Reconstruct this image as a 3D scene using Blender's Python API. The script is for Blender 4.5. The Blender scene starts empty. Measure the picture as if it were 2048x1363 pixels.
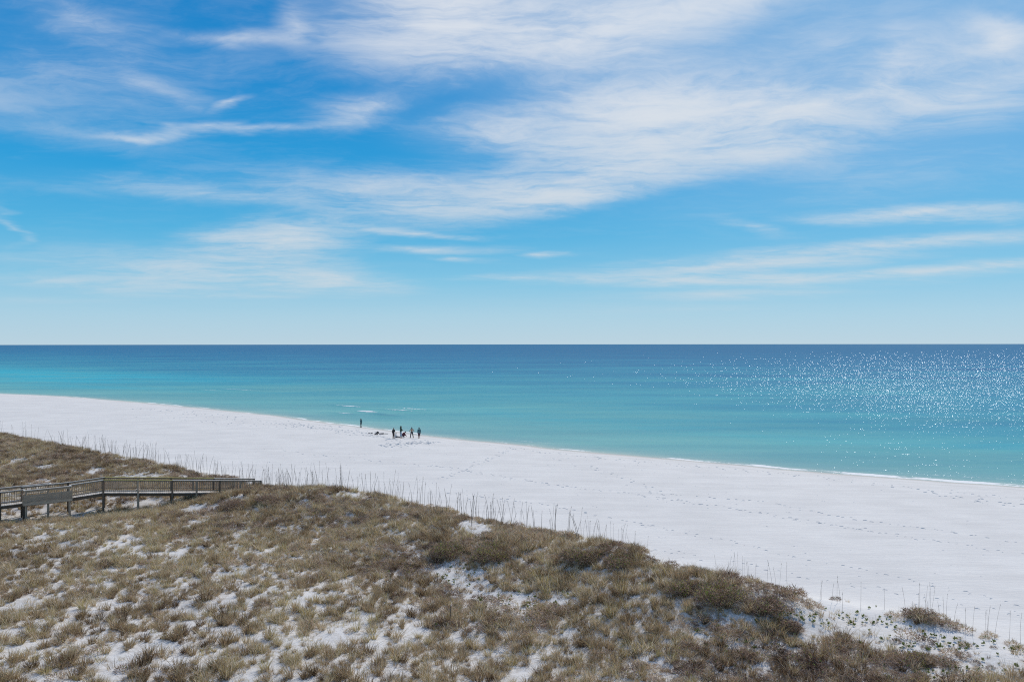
import bpy, bmesh, math, random
import numpy as np
from mathutils import Vector, Matrix
random.seed(7)
rng = np.random.default_rng(11)
R = math.radians
S = bpy.context.scene
COL = S.collection

# ------------------------------------------------------------------ camera
F = 1593.0            # focal length in photograph pixels (28 mm on a 36 mm sensor)
CAMZ = 15.0
HOR = 688.0
cam_d = bpy.data.cameras.new('camera')
cam_d.sensor_width = 36.0
cam_d.lens = 36.0 * F / 2048.0
cam_d.clip_start = 0.5
cam_d.clip_end = 200000.0
cam = bpy.data.objects.new('camera', cam_d)
COL.objects.link(cam)
cam.location = (0, 0, CAMZ)
cam.rotation_euler = (R(90) + 6.5 / F, R(0.056), 0)
S.camera = cam

# ------------------------------------------------------------------ light
SUN_AZ, SUN_EL = 30.0, 41.0      # degrees clockwise from the view direction, above the horizon
sun_d = bpy.data.lights.new('sun', 'SUN')
sun_d.energy = 3.2
sun_d.angle = R(0.53)
sun_d.color = (1.0, 0.945, 0.865)
sun = bpy.data.objects.new('sun', sun_d)
COL.objects.link(sun)
sv = Vector((math.sin(R(SUN_AZ)) * math.cos(R(SUN_EL)), math.cos(R(SUN_AZ)) * math.cos(R(SUN_EL)), math.sin(R(SUN_EL))))
sun.rotation_euler = sv.to_track_quat('Z', 'Y').to_euler()
sun.location = (60, 60, 90)

S.view_settings.view_transform = 'Standard'
S.view_settings.look = 'None'
S.view_settings.exposure = 0.0
S.view_settings.gamma = 1.0
S.view_settings.use_curve_mapping = False
S.render.engine = 'CYCLES'
S.cycles.use_denoising = False
S.cycles.filter_width = 1.1
S.cycles.max_bounces = 6
S.cycles.diffuse_bounces = 2
S.cycles.glossy_bounces = 2
S.cycles.transparent_max_bounces = 4
S.cycles.sample_clamp_direct = 24.0
S.cycles.caustics_reflective = False
S.cycles.caustics_refractive = False


class NT:
    """small helper to write node trees"""
    def __init__(self, tree):
        self.t = tree

    def n(self, typ, **kw):
        nd = self.t.nodes.new(typ)
        for k, v in kw.items():
            setattr(nd, k, v)
        return nd

    def put(self, sock, v):
        if isinstance(v, bpy.types.NodeSocket):
            self.t.links.new(v, sock)
        else:
            sock.default_value = v

    def math(self, op, a, b=0.0, c=0.0, clamp=False):
        nd = self.n('ShaderNodeMath', operation=op, use_clamp=clamp)
        self.put(nd.inputs[0], a); self.put(nd.inputs[1], b); self.put(nd.inputs[2], c)
        return nd.outputs[0]

    def vmath(self, op, a, b=(0, 0, 0), s=1.0):
        nd = self.n('ShaderNodeVectorMath', operation=op)
        self.put(nd.inputs[0], a); self.put(nd.inputs[1], b)
        if op == 'SCALE':
            self.put(nd.inputs['Scale'], s)
        return nd.outputs[0]

    def mix(self, f, a, b, blend='MIX'):
        nd = self.n('ShaderNodeMix', data_type='RGBA', blend_type=blend)
        self.put(nd.inputs[0], f); self.put(nd.inputs[6], a); self.put(nd.inputs[7], b)
        return nd.outputs[2]

    def noise(self, vec, scale, detail=3.0, rough=0.5, dist=0.0):
        nd = self.n('ShaderNodeTexNoise')
        self.put(nd.inputs['Vector'], vec); nd.inputs['Scale'].default_value = scale
        nd.inputs['Detail'].default_value = detail; nd.inputs['Roughness'].default_value = rough
        nd.inputs['Distortion'].default_value = dist
        return nd

    def mapping(self, vec, loc=(0, 0, 0), rot=(0, 0, 0), scale=(1, 1, 1), kind='POINT'):
        nd = self.n('ShaderNodeMapping', vector_type=kind)
        self.put(nd.inputs['Vector'], vec)
        nd.inputs['Location'].default_value = loc; nd.inputs['Rotation'].default_value = rot
        nd.inputs['Scale'].default_value = scale
        return nd.outputs[0]

    def ramp(self, f, stops, interp='LINEAR'):
        nd = self.n('ShaderNodeValToRGB')
        cr = nd.color_ramp; cr.interpolation = interp
        while len(cr.elements) < len(stops):
            cr.elements.new(0.5)
        for e, (p, c) in zip(cr.elements, stops):
            e.position = p
            e.color = (c, c, c, 1) if isinstance(c, (int, float)) else (*c, 1)
        self.put(nd.inputs[0], f)
        return nd.outputs[0]

    def smooth(self, v, lo, hi, a=0.0, b=1.0):
        nd = self.n('ShaderNodeMapRange', interpolation_type='SMOOTHSTEP')
        self.put(nd.inputs['Value'], v)
        nd.inputs['From Min'].default_value = lo; nd.inputs['From Max'].default_value = hi
        nd.inputs['To Min'].default_value = a; nd.inputs['To Max'].default_value = b
        return nd.outputs[0]

    def sep(self, v):
        nd = self.n('ShaderNodeSeparateXYZ'); self.put(nd.inputs[0], v); return nd.outputs

    def comb(self, x, y, z=0.0):
        nd = self.n('ShaderNodeCombineXYZ')
        self.put(nd.inputs[0], x); self.put(nd.inputs[1], y); self.put(nd.inputs[2], z)
        return nd.outputs[0]


# ------------------------------------------------------------------ sky with cirrus
world = bpy.data.worlds.new('World')
S.world = world
world.use_nodes = True
world.node_tree.nodes.clear()
W = NT(world.node_tree)
tc = W.n('ShaderNodeTexCoord')
dirv = tc.outputs['Generated']
dx, dy, dz = W.sep(dirv)
sky = W.n('ShaderNodeTexSky', sky_type='NISHITA')
sky.sun_disc = False
sky.sun_elevation = R(SUN_EL)
sky.sun_rotation = R(SUN_AZ)
sky.altitude = 0.0
sky.air_density = 1.0
sky.dust_density = 0.6
sky.ozone_density = 3.0
SKY_STRENGTH = 0.10
SKY_TINT = (0.95, 1.0, 1.05)
# azimuth / elevation of the direction (a fixed frame on the sky sphere)
az = W.math('ARCTAN2', dx, dy)
el = W.math('ARCSINE', dz)
# coordinates on a cloud sheet overhead, for perspective in the fibres
inv = W.math('DIVIDE', 1.0, W.math('ADD', W.math('MAXIMUM', dz, 0.0), 0.075))
plane = W.comb(W.math('MULTIPLY', dx, inv), W.math('MULTIPLY', dy, inv))
sph = W.comb(az, el)
wn = W.noise(plane, 1.3, 5.0, 0.55)
warpc = W.vmath('SUBTRACT', wn.outputs['Color'], (0.5, 0.5, 0.5))
wy = W.math('MULTIPLY', W.smooth(el, 0.02, 0.30, 0.10, 1.0), 0.065)
wsph = W.vmath('ADD', sph, W.vmath('MULTIPLY', warpc, W.comb(0.16, wy, 0.0)))
# clear sky: Nishita for the brightening towards the sun, graded to the clean winter blue of the photograph
grad = W.ramp(W.math('DIVIDE', el, 1.5708), [
    (0.0, (4.9, 6.5, 7.5)), (0.022, (4.0, 6.3, 7.7)), (0.05, (2.2, 5.5, 7.7)), (0.085, (0.85, 4.4, 7.4)), (0.13, (0.24, 3.4, 7.0)),
    (0.19, (0.10, 2.6, 6.3)), (0.26, (0.08, 2.15, 5.7)), (0.5, (0.14, 1.4, 4.4)), (1.0, (0.16, 1.1, 3.6))])
nis = W.n('ShaderNodeRGBToBW'); W.put(nis.inputs[0], sky.outputs[0])
ang = W.vmath('DOT_PRODUCT', dirv, (sv.x, sv.y, sv.z))
dotn = ang.node.outputs['Value']
toward = W.smooth(dotn, 0.70, 1.05, 0.0, 1.0)
skyc = W.mix(0.03, grad, sky.outputs[0])
skyc = W.mix(W.math('MULTIPLY', toward, 0.55), skyc, (4.2, 6.9, 9.2, 1))


def blob(px, py, rx, ry, rot, wgt):
    """a soft patch of cirrus centred where the photograph shows one (sizes in photograph pixels)"""
    a = math.atan2(px - 1024, F)
    e = math.atan2(HOR - py, math.hypot(F, px - 1024))
    m = W.mapping(wsph, loc=(a, e, 0), rot=(0, 0, R(rot)), scale=(rx / F, ry / F, 1), kind='TEXTURE')
    g = W.n('ShaderNodeTexGradient', gradient_type='QUADRATIC_SPHERE')
    W.put(g.inputs[0], m)
    return W.math('MULTIPLY', g.outputs['Fac'], wgt)


BLOBS = [
    # px, py, rx, ry, rot, weight
    (150, 130, 420, 170, 0, 0.32), (300, 555, 420, 60, -2, 0.55), (1750, 330, 380, 120, 3, 0.3),
    (880, 25, 330, 150, 8, 2.9), (1230, 45, 380, 130, 10, 2.2), (1060, 60, 260, 90, 0, 1.0), (1500, -30, 420, 90, 8, 1.2),
    (1280, 235, 420, 150, 4, 2.9), (1640, 200, 540, 100, 6, 2.2), (1930, 200, 300, 60, 8, 1.1), (1500, 300, 380, 70, 3, 1.3),
    (1000, 280, 260, 90, -4, 1.1), (1180, 340, 280, 80, 4, 1.2),
    (1120, 385, 340, 62, 8, 2.4), (860, 410, 330, 70, 6, 1.5), (720, 370, 420, 60, 0, 1.1),
    (560, 480, 240, 75, 10, 2.4), (640, 560, 260, 45, -4, 1.9), (420, 540, 380, 50, -3, 0.8), (330, 575, 300, 35, 0, 0.6),
    (730, 205, 170, 60, 12, 1.3), (470, 252, 330, 16, 9, 0.95), (280, 268, 110, 14, 8, 0.8),
    (210, 45, 170, 55, -4, 0.65), (480, 70, 240, 26, 12, 0.9), (600, 40, 60, 60, 60, 0.7), (20, 190, 140, 70, 0, 0.25),
    (330, 165, 170, 36, -24, 0.5), (470, 205, 50, 12, 30, 0.9), (150, 265, 240, 40, 0, 0.22),
    (400, 380, 420, 34, 0, 0.6), (1750, 80, 420, 90, 0, 0.55), (2010, 70, 120, 50, -40, 1.3), (1820, 130, 60, 120, 10, 0.6),
    (1850, 425, 300, 24, -2, 2.0), (1950, 440, 160, 14, -3, 0.7), (1780, 492, 420, 24, 1, 1.9), (1480, 530, 420, 24, 1, 2.0),
    (1400, 560, 560, 22, -1, 2.0), (1580, 562, 160, 24, 4, 0.8), (1900, 540, 300, 18, 0, 1.6), (1450, 590, 360, 18, 0, 1.4),
    (1090, 512, 70, 12, 0, 1.2), (880, 500, 240, 14, 1, 1.1), (930, 520, 90, 9, 0, 0.8), (840, 466, 240, 12, -3, 1.1),
    (1350, 618, 380, 18, 0, 0.5), (1000, 555, 200, 10, 0, 0.6), (480, 590, 220, 10, 0, 0.6),
    (120, 560, 260, 20, 0, 0.5), (80, 600, 200, 14, 0, 0.45), (20, 455, 30, 50, 20, 0.6), (1500, 455, 120, 22, -12, 0.55),
]
tot = None
for b in BLOBS:
    v = blob(*b)
    tot = v if tot is None else W.math('ADD', tot, v)
# fibres
fw = W.vmath('ADD', plane, W.vmath('SCALE', warpc, s=0.6))
fib1 = W.noise(W.mapping(fw, rot=(0, 0, R(-16)), scale=(0.7, 1.25, 1)), 2.0, 8.0, 0.60, 0.1)
fib2 = W.noise(W.mapping(fw, loc=(3, 1, 0), rot=(0, 0, R(-12)), scale=(1.0, 2.4, 1)), 6.5, 7.0, 0.68, 0.0)
cloudn = W.math('ADD', W.math('MULTIPLY', fib1.outputs['Fac'], 0.70), W.math('MULTIPLY', fib2.outputs['Fac'], 0.30))
nmod = W.smooth(cloudn, 0.33, 0.70, 0.22, 1.4)
# the sheet carries on over the rest of the sky
wide = W.noise(W.mapping(plane, loc=(7, 2, 0), scale=(0.35, 0.6, 1)), 0.8, 2.0, 0.5)
rest = W.math('MAXIMUM', W.smooth(W.math('ABSOLUTE', az), 0.55, 1.1), W.smooth(el, 0.42, 0.8))
tot = W.math('ADD', tot, W.math('MULTIPLY', W.smooth(wide.outputs['Fac'], 0.42, 0.75), rest))
veil = W.math('MULTIPLY', W.smooth(cloudn, 0.42, 0.72), W.smooth(el, 0.05, 0.35, 0.04, 0.14))
dens = W.math('ADD', W.math('MULTIPLY', W.math('MULTIPLY', tot, nmod), 0.86), veil)
dens = W.math('SUBTRACT', 1.0, W.math('POWER', 2.718, W.math('MULTIPLY', dens, -1.2)))
dens = W.math('MULTIPLY', dens, W.smooth(el, 0.0, 0.09, 0.0, 1.0), clamp=True)
final = W.mix(W.math('MULTIPLY', dens, 0.93), skyc, W.mix(W.smooth(el, 0.05, 0.40), (6.4, 7.0, 7.5, 1), (7.7, 8.0, 8.45, 1)))
bg = W.n('ShaderNodeBackground')
W.put(bg.inputs['Color'], final)
bg.inputs['Strength'].default_value = SKY_STRENGTH
wo = W.n('ShaderNodeOutputWorld')
W.t.links.new(bg.outputs[0], wo.inputs['Surface'])
world.cycles.sampling_method = 'MANUAL'
world.cycles.sample_map_resolution = 512


# ------------------------------------------------------------------ helpers
def pix(px, py, z):
    """world point at height z seen at a photograph pixel"""
    Y = (CAMZ - z) * F / (py - HOR)
    return ((px - 1024) / F * Y, Y, z)


def at(px, py, Y):
    return Vector(((px - 1024) / F * Y, Y, CAMZ - (py - HOR) / F * Y))


def to_pix(x, y, z):
    return 1024 + x / y * F, HOR + (CAMZ - z) / y * F


def hash2(ix, iy, seed):
    h = (ix.astype(np.int64) * 374761393 + iy.astype(np.int64) * 668265263 + seed * 974711) & 0x7fffffff
    h = ((h ^ (h >> 13)) * 1274126177) & 0x7fffffff
    h = h ^ (h >> 16)
    return (h & 0xffff) / 65535.0


def vnoise(x, y, seed=0):
    x = np.asarray(x, float); y = np.asarray(y, float)
    ix = np.floor(x); iy = np.floor(y)
    fx = x - ix; fy = y - iy
    fx = fx * fx * (3 - 2 * fx); fy = fy * fy * (3 - 2 * fy)
    a = hash2(ix, iy, seed); b = hash2(ix + 1, iy, seed); c = hash2(ix, iy + 1, seed); d = hash2(ix + 1, iy + 1, seed)
    return (a * (1 - fx) + b * fx) * (1 - fy) + (c * (1 - fx) + d * fx) * fy


def fbm(x, y, seed=0, octv=4):
    v = 0; amp = 0.5; tot_ = 0
    for i in range(octv):
        v = v + amp * vnoise(x, y, seed + i * 17); tot_ += amp
        x = x * 2.03 + 5.1; y = y * 2.03 + 1.7; amp *= 0.5
    return v / tot_


def sstep(v, a, b):
    q = np.clip((v - a) / (b - a), 0, 1)
    return q * q * (3 - 2 * q)


def new_obj(name, mesh, parent=None):
    o = bpy.data.objects.new(name, mesh)
    COL.objects.link(o)
    if parent is not None:
        o.parent = parent
    return o


def tag(o, label=None, cat=None, group=None, kind=None):
    if label: o['label'] = label
    if cat: o['category'] = cat
    if group: o['group'] = group
    if kind: o['kind'] = kind
    return o


def grid_mesh(name, X, Y, Z):
    n, m = X.shape
    co = np.stack([X, Y, Z], -1).reshape(-1, 3).astype(np.float32)
    i = np.arange(n * m).reshape(n, m)
    q = np.stack([i[:-1, :-1], i[1:, :-1], i[1:, 1:], i[:-1, 1:]], -1).reshape(-1, 4)
    me = bpy.data.meshes.new(name)
    me.vertices.add(len(co)); me.vertices.foreach_set('co', co.ravel())
    me.loops.add(q.size); me.loops.foreach_set('vertex_index', q.ravel().astype(np.int32))
    me.polygons.add(len(q)); me.polygons.foreach_set('loop_start', (np.arange(len(q)) * 4).astype(np.int32))
    me.update(calc_edges=True)
    me.polygons.foreach_set('use_smooth', np.ones(len(q), bool))
    return me


def set_attr(me, name, arr):
    a = me.attributes.new(name, 'FLOAT', 'POINT')
    a.data.foreach_set('value', np.asarray(arr, np.float32).ravel())


def mat(name):
    m = bpy.data.materials.new(name); m.use_nodes = True
    m.node_tree.nodes.clear()
    T = NT(m.node_tree)
    out = T.n('ShaderNodeOutputMaterial')
    return m, T, out


def pos_of(T):
    return T.n('ShaderNodeNewGeometry').outputs['Position']


# ------------------------------------------------------------------ shore coordinates
D = np.array([0.794, -0.607]); D /= np.linalg.norm(D)      # along the shore, to the right
NIN = np.array([D[1], -D[0]])                                # inland
P0 = np.array([53.0, 82.0])


def ts(x, y):
    return (x - P0[0]) * D[0] + (y - P0[1]) * D[1], (x - P0[0]) * NIN[0] + (y - P0[1]) * NIN[1]


def xy(t, s):
    return P0[0] + t * D[0] + s * NIN[0], P0[1] + t * D[1] + s * NIN[1]


SHORE_PX = [(-120, 780), (0, 786), (120, 791), (250, 801), (400, 815), (550, 831), (720, 853), (850, 870), (1000, 886), (1200, 906),
            (1400, 923), (1600, 941), (1800, 957), (2048, 976), (2300, 996)]
sh = np.array([ts(*pix(a, b, 0.0)[:2]) for a, b in SHORE_PX])
CREST_PX = [(-150, 842, 3.0), (0, 868, 3.0), (110, 890, 2.9), (200, 907, 2.8), (300, 925, 2.5), (400, 950, 2.1), (470, 966, 1.85), (530, 974, 1.9), (580, 978, 2.5),
            (640, 980, 3.0), (750, 992, 3.1), (830, 1010, 2.9), (900, 1028, 2.8), (1000, 1052, 2.8), (1130, 1072, 2.9), (1200, 1092, 3.0), (1310, 1130, 3.1),
            (1400, 1158, 3.0), (1500, 1175, 2.9), (1600, 1198, 2.6), (1700, 1222, 2.2), (1800, 1238, 2.1), (1900, 1262, 2.1), (2048, 1300, 2.0), (2300, 1370, 2.2)]
cr = np.array([(*ts(*pix(a, b, c)[:2]), c) for a, b, c in CREST_PX])


def shore_s(t):
    return np.interp(t, sh[:, 0], sh[:, 1]) + 0.7 * (vnoise(t / 11.0, t * 0 + 3, 5) - 0.5) + 0.35 * (vnoise(t / 3.1, t * 0 + 9, 6) - 0.5)


def crest(t):
    return np.interp(t, cr[:, 0], cr[:, 1]), np.interp(t, cr[:, 0], cr[:, 2])


MOUNDS = [(620, 1000, 2.6, 0.35, 3.0), (960, 1095, 2.6, 0.55, 2.6), (1210, 1115, 2.9, 0.45, 2.4), (1430, 1185, 2.8, 0.5, 2.2), (1560, 1225, 2.4, 0.35, 1.6),
          (-60, 1040, 1.6, -0.40, 3.6), (40, 1032, 1.6, -0.40, 3.4), (130, 1024, 1.6, -0.35, 3.4), (220, 1018, 1.6, -0.35, 3.4), (310, 1010, 1.6, -0.35, 3.2), (470, 995, 2.2, 0.4, 2.0), (1850, 1245, 2.1, 0.35, 1.1)]
MND = [(*pix(a, b, z)[:2], h, r) for a, b, z, h, r in MOUNDS]


def ground(x, y):
    x = np.asarray(x, float); y = np.asarray(y, float)
    t, s = ts(x, y)
    d = s - shore_s(t)
    beach = np.where(d < 0, 0.09 * d, 0.95 * (1 - np.exp(-np.maximum(d, 0) / 12.0)) + 0.0085 * np.maximum(d, 0))
    beach = beach + 0.07 * (fbm(x / 9, y / 9, 31) - 0.5) * sstep(d, 3, 12)
    cs, cz = crest(t)
    q = s - cs
    base = 1.75 + 0.75 * (fbm(x / 11, y / 11, 3, 4) - 0.5) + 0.0 * q
    back = base + (cz - base) * np.exp(-(np.maximum(q, 0) / 6.5) ** 2)
    front = beach + (cz - beach) * np.exp(-(np.minimum(q, 0) / 3.2) ** 2)
    z = np.where(q > 0, back, front)
    w = sstep(q, -4, 2)
    z = z + w * (0.40 * (fbm(x / 3.2, y / 3.2, 8, 4) - 0.5) + 0.12 * (fbm(x / 0.9, y / 0.9, 14, 3) - 0.5))
    for mx, my, h, r in MND:
        z = z + h * np.exp(-((x - mx) ** 2 + (y - my) ** 2) / (r * r))
    return z


def gz(x, y):
    return float(ground(np.array([x]), np.array([y]))[0])


def on_ground(px, py, z0=1.5):
    z = z0
    for _ in range(7):
        x, y, _z = pix(px, py, z)
        z = 0.5 * z + 0.5 * gz(x, y)
    return x, y, gz(x, y)


# ------------------------------------------------------------------ sand
def sand_material():
    m, T, out = mat('white_sand')
    p = pos_of(T)
    at_ = T.n('ShaderNodeAttribute', attribute_name='wet')
    tr = T.n('ShaderNodeAttribute', attribute_name='litter')
    n1 = T.noise(p, 0.25, 4, 0.55)
    n1s = T.noise(T.mapping(p, rot=(0, 0, R(37)), scale=(0.12, 1.1, 1)), 0.8, 5, 0.6)
    n2 = T.noise(p, 4.0, 5, 0.65)
    n3 = T.noise(p, 13.0, 3, 0.7)
    c = T.mix(T.smooth(T.math('ADD', T.math('MULTIPLY', n1.outputs['Fac'], 0.5), T.math('MULTIPLY', n1s.outputs['Fac'], 0.5)), 0.32, 0.68), (0.65, 0.615, 0.575, 1), (0.755, 0.715, 0.665, 1))
    c = T.mix(T.smooth(n2.outputs['Fac'], 0.35, 0.7, 0.0, 0.35), c, (0.63, 0.595, 0.555, 1))
    # dry bits of grass and shell between the tufts
    lit = T.math('MULTIPLY', tr.outputs['Fac'], T.smooth(n3.outputs['Fac'], 0.52, 0.66))
    lit2 = T.math('MULTIPLY', T.math('POWER', tr.outputs['Fac'], 2.0), T.smooth(n2.outputs['Fac'], 0.45, 0.62, 0.0, 0.75))
    c = T.mix(T.math('MAXIMUM', T.math('MULTIPLY', lit, 0.7), lit2), c, (0.34, 0.275, 0.20, 1))
    c = T.mix(at_.outputs['Fac'], c, (0.40, 0.36, 0.29, 1))
    b = T.n('ShaderNodeBsdfPrincipled')
    T.put(b.inputs['Base Color'], c)
    b.inputs['Roughness'].default_value = 0.95
    b.inputs['Specular IOR Level'].default_value = 0.15
    rip = T.noise(T.mapping(p, rot=(0, 0, R(37)), scale=(0.6, 2.2, 1)), 1.4, 5, 0.6)
    hsum = T.math('ADD', T.math('MULTIPLY', rip.outputs['Fac'], 1.0), T.math('MULTIPLY', n2.outputs['Fac'], 0.5))
    bp = T.n('ShaderNodeBump'); bp.inputs['Strength'].default_value = 0.8; bp.inputs['Distance'].default_value = 0.05
    T.put(bp.inputs['Height'], hsum); T.t.links.new(bp.outputs[0], b.inputs['Normal'])
    T.t.links.new(b.outputs[0], out.inputs[0])
    return m


M_SAND = sand_material()


def graded(lo, a, b, hi, fine, coarse):
    left = np.arange(lo, a, coarse); mid = np.arange(a, b, fine); right = np.arange(b, hi + coarse, coarse)
    return np.concatenate([left, mid, right])


tv = graded(-420, -135, 70, 260, 0.36, 4.0)
sv_ = np.concatenate([np.arange(-40, -3, 2.0), np.arange(-3, 10, 0.33), np.arange(10, 46, 0.75), np.arange(46, 100, 0.33), np.arange(100, 190, 3.0)])
TT, SS = np.meshgrid(tv, sv_, indexing='ij')
GX, GY = xy(TT, SS)
GZ = ground(GX, GY)
me = grid_mesh('beach_sand', GX, GY, GZ)
dsh = SS - shore_s(TT)
wet = sstep(-dsh, -2.6 - 1.6 * (vnoise(TT / 6, TT * 0, 44) - 0.5), -0.3) * 0.55 + 0.16 * sstep(-np.abs(dsh - 3.4 - 1.5 * vnoise(TT / 7, TT * 0, 4)), -0.8, 0.0)
set_attr(me, 'wet', wet)
CS, CZ = crest(TT)
set_attr(me, 'litter', sstep(SS - CS, -1.0, 4.0) * (0.25 + 0.75 * sstep(fbm(GX / 4, GY / 4, 77), 0.35, 0.6)))
SAND_ME = me; SAND_G = (GX, GY, GZ)
me.materials.append(M_SAND)
tag(new_obj('beach_sand', me), 'white quartz sand of the beach and the dunes', kind='structure')


# ------------------------------------------------------------------ sea
def water_material():
    m, T, out = mat('sea_water')
    p = pos_of(T)
    off = T.n('ShaderNodeAttribute', attribute_name='offshore').outputs['Fac']
    big = T.noise(T.mapping(p, rot=(0, 0, R(37)), scale=(0.006, 0.02, 1)), 1.0, 4, 0.55)
    mid = T.noise(T.mapping(p, rot=(0, 0, R(37)), scale=(0.03, 0.12, 1)), 1.0, 4, 0.6)
    wob = T.math('ADD', T.math('MULTIPLY', T.math('SUBTRACT', big.outputs['Fac'], 0.5), 0.42),
                 T.math('MULTIPLY', T.math('SUBTRACT', mid.outputs['Fac'], 0.5), 0.20))
    # depth of the sea bed as a log of the distance from the waterline
    lg = T.math('DIVIDE', T.math('LOGARITHM', T.math('ADD', T.math('MAXIMUM', off, 0.0), 1.0), 10.0), 4.0)
    lw = T.math('ADD', lg, T.math('MULTIPLY', wob, T.smooth(lg, 0.1, 0.4)))
    body = T.ramp(lw, [(0.0, (0.52, 0.52, 0.43)), (0.09, (0.38, 0.48, 0.41)), (0.17, (0.23, 0.41, 0.375)), (0.25, (0.17, 0.395, 0.37)), (0.38, (0.115, 0.37, 0.365)),
                       (0.48, (0.055, 0.315, 0.365)), (0.57, (0.026, 0.245, 0.345)), (0.67, (0.010, 0.165, 0.30)), (0.78, (0.005, 0.125, 0.265)), (1.0, (0.004, 0.115, 0.25))])
    bar_and_reflection = T.n('ShaderNodeAttribute', attribute_name='bar_and_reflection').outputs['Fac']        # sandbar tone near shore; at far left, weaker reflection painted as aqua
    body = T.mix(T.math('MULTIPLY', bar_and_reflection, T.smooth(mid.outputs['Fac'], 0.25, 0.65)), body, (0.012, 0.41, 0.50, 1))
    wind = T.noise(T.mapping(p, rot=(0, 0, R(8)), scale=(0.010, 0.055, 1)), 1.0, 5, 0.65)
    body = T.mix(1.0, body, T.ramp(wind.outputs['Fac'], [(0.3, (0.74, 0.83, 0.90)), (0.7, (1.20, 1.14, 1.08))]), 'MULTIPLY')
    # waves: long swell, wind chop and ripples, crests roughly along the shore
    al = T.mapping(p, rot=(0, 0, R(24)), scale=(0.45, 1.0, 1))
    w1 = T.noise(al, 0.16, 3, 0.5, 0.4)
    w2 = T.noise(al, 0.7, 4, 0.6, 0.3)
    w3 = T.noise(T.mapping(p, rot=(0, 0, R(60)), scale=(0.7, 1, 1)), 3.0, 4, 0.65, 0.2)
    rough_sea = T.smooth(off, 5.0, 240.0, 0.34, 1.10)
    b1 = T.n('ShaderNodeBump'); b1.inputs['Strength'].default_value = 1.0; T.put(b1.inputs['Distance'], T.math('MULTIPLY', rough_sea, 0.85))
    T.put(b1.inputs['Height'], w1.outputs['Fac'])
    b2 = T.n('ShaderNodeBump'); b2.inputs['Strength'].default_value = 1.0; T.put(b2.inputs['Distance'], T.math('MULTIPLY', rough_sea, 0.40))
    T.put(b2.inputs['Height'], w2.outputs['Fac']); T.t.links.new(b1.outputs[0], b2.inputs['Normal'])
    b3 = T.n('ShaderNodeBump'); b3.inputs['Strength'].default_value = 1.0; T.put(b3.inputs['Distance'], T.math('MULTIPLY', rough_sea, 0.125))
    T.put(b3.inputs['Height'], w3.outputs['Fac']); T.t.links.new(b2.outputs[0], b3.inputs['Normal'])
    dif = T.n('ShaderNodeBsdfDiffuse')
    T.put(dif.inputs['Color'], body); T.t.links.new(b2.outputs[0], dif.inputs['Normal'])
    gl = T.n('ShaderNodeBsdfGlossy'); gl.inputs['Roughness'].default_value = 0.085
    gl.inputs['Color'].default_value = (0.9, 0.95, 1, 1)
    T.t.links.new(b3.outputs[0], gl.inputs['Normal'])
    fr = T.n('ShaderNodeFresnel'); fr.inputs['IOR'].default_value = 1.33
    T.t.links.new(b3.outputs[0], fr.inputs['Normal'])
    fac = T.math('MINIMUM', fr.outputs[0], 0.20)
    mx = T.n('ShaderNodeMixShader')
    T.put(mx.inputs[0], fac)
    T.t.links.new(dif.outputs[0], mx.inputs[1]); T.t.links.new(gl.outputs[0], mx.inputs[2])
    # foam: the lapping edge and the few breaking crests
    foam = T.n('ShaderNodeAttribute', attribute_name='foam').outputs['Fac']
    fn = T.noise(p, 1.6, 6, 0.7, 0.5)
    fm = T.smooth(T.math('ADD', T.math('MULTIPLY', foam, 0.55), T.math('MULTIPLY', fn.outputs['Fac'], 0.6)), 0.52, 0.68)
    fm = T.math('MULTIPLY', fm, T.smooth(foam, 0.02, 0.2))
    fd = T.n('ShaderNodeBsdfDiffuse'); fd.inputs['Color'].default_value = (0.86, 0.84, 0.80, 1)
    mx2 = T.n('ShaderNodeMixShader')
    T.put(mx2.inputs[0], fm)
    T.t.links.new(mx.outputs[0], mx2.inputs[1]); T.t.links.new(fd.outputs[0], mx2.inputs[2])
    T.t.links.new(mx2.outputs[0], out.inputs[0])
    return m


M_WATER = water_material()
tw = np.concatenate([-np.geomspace(60000, 450, 24), np.arange(-420, 201, 0.8), np.geomspace(230, 60000, 24)])
sw = np.concatenate([-np.geomspace(60000, 330, 40), np.arange(-300, -40, 2.5), np.arange(-40, 3.6, 0.4)])
TT, SS = np.meshgrid(tw, sw, indexing='ij')
WX, WY = xy(TT, SS)
off = shore_s(TT) - SS
near = sstep(-off, -140, -8) * sstep(off, 0.5, 5)
swell = near * (0.012 * np.sin((off + 5 * vnoise(TT / 25, off / 30, 2)) * 2 * math.pi / 7.5) * (0.3 + vnoise(TT / 18, off / 9, 12)))
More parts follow.
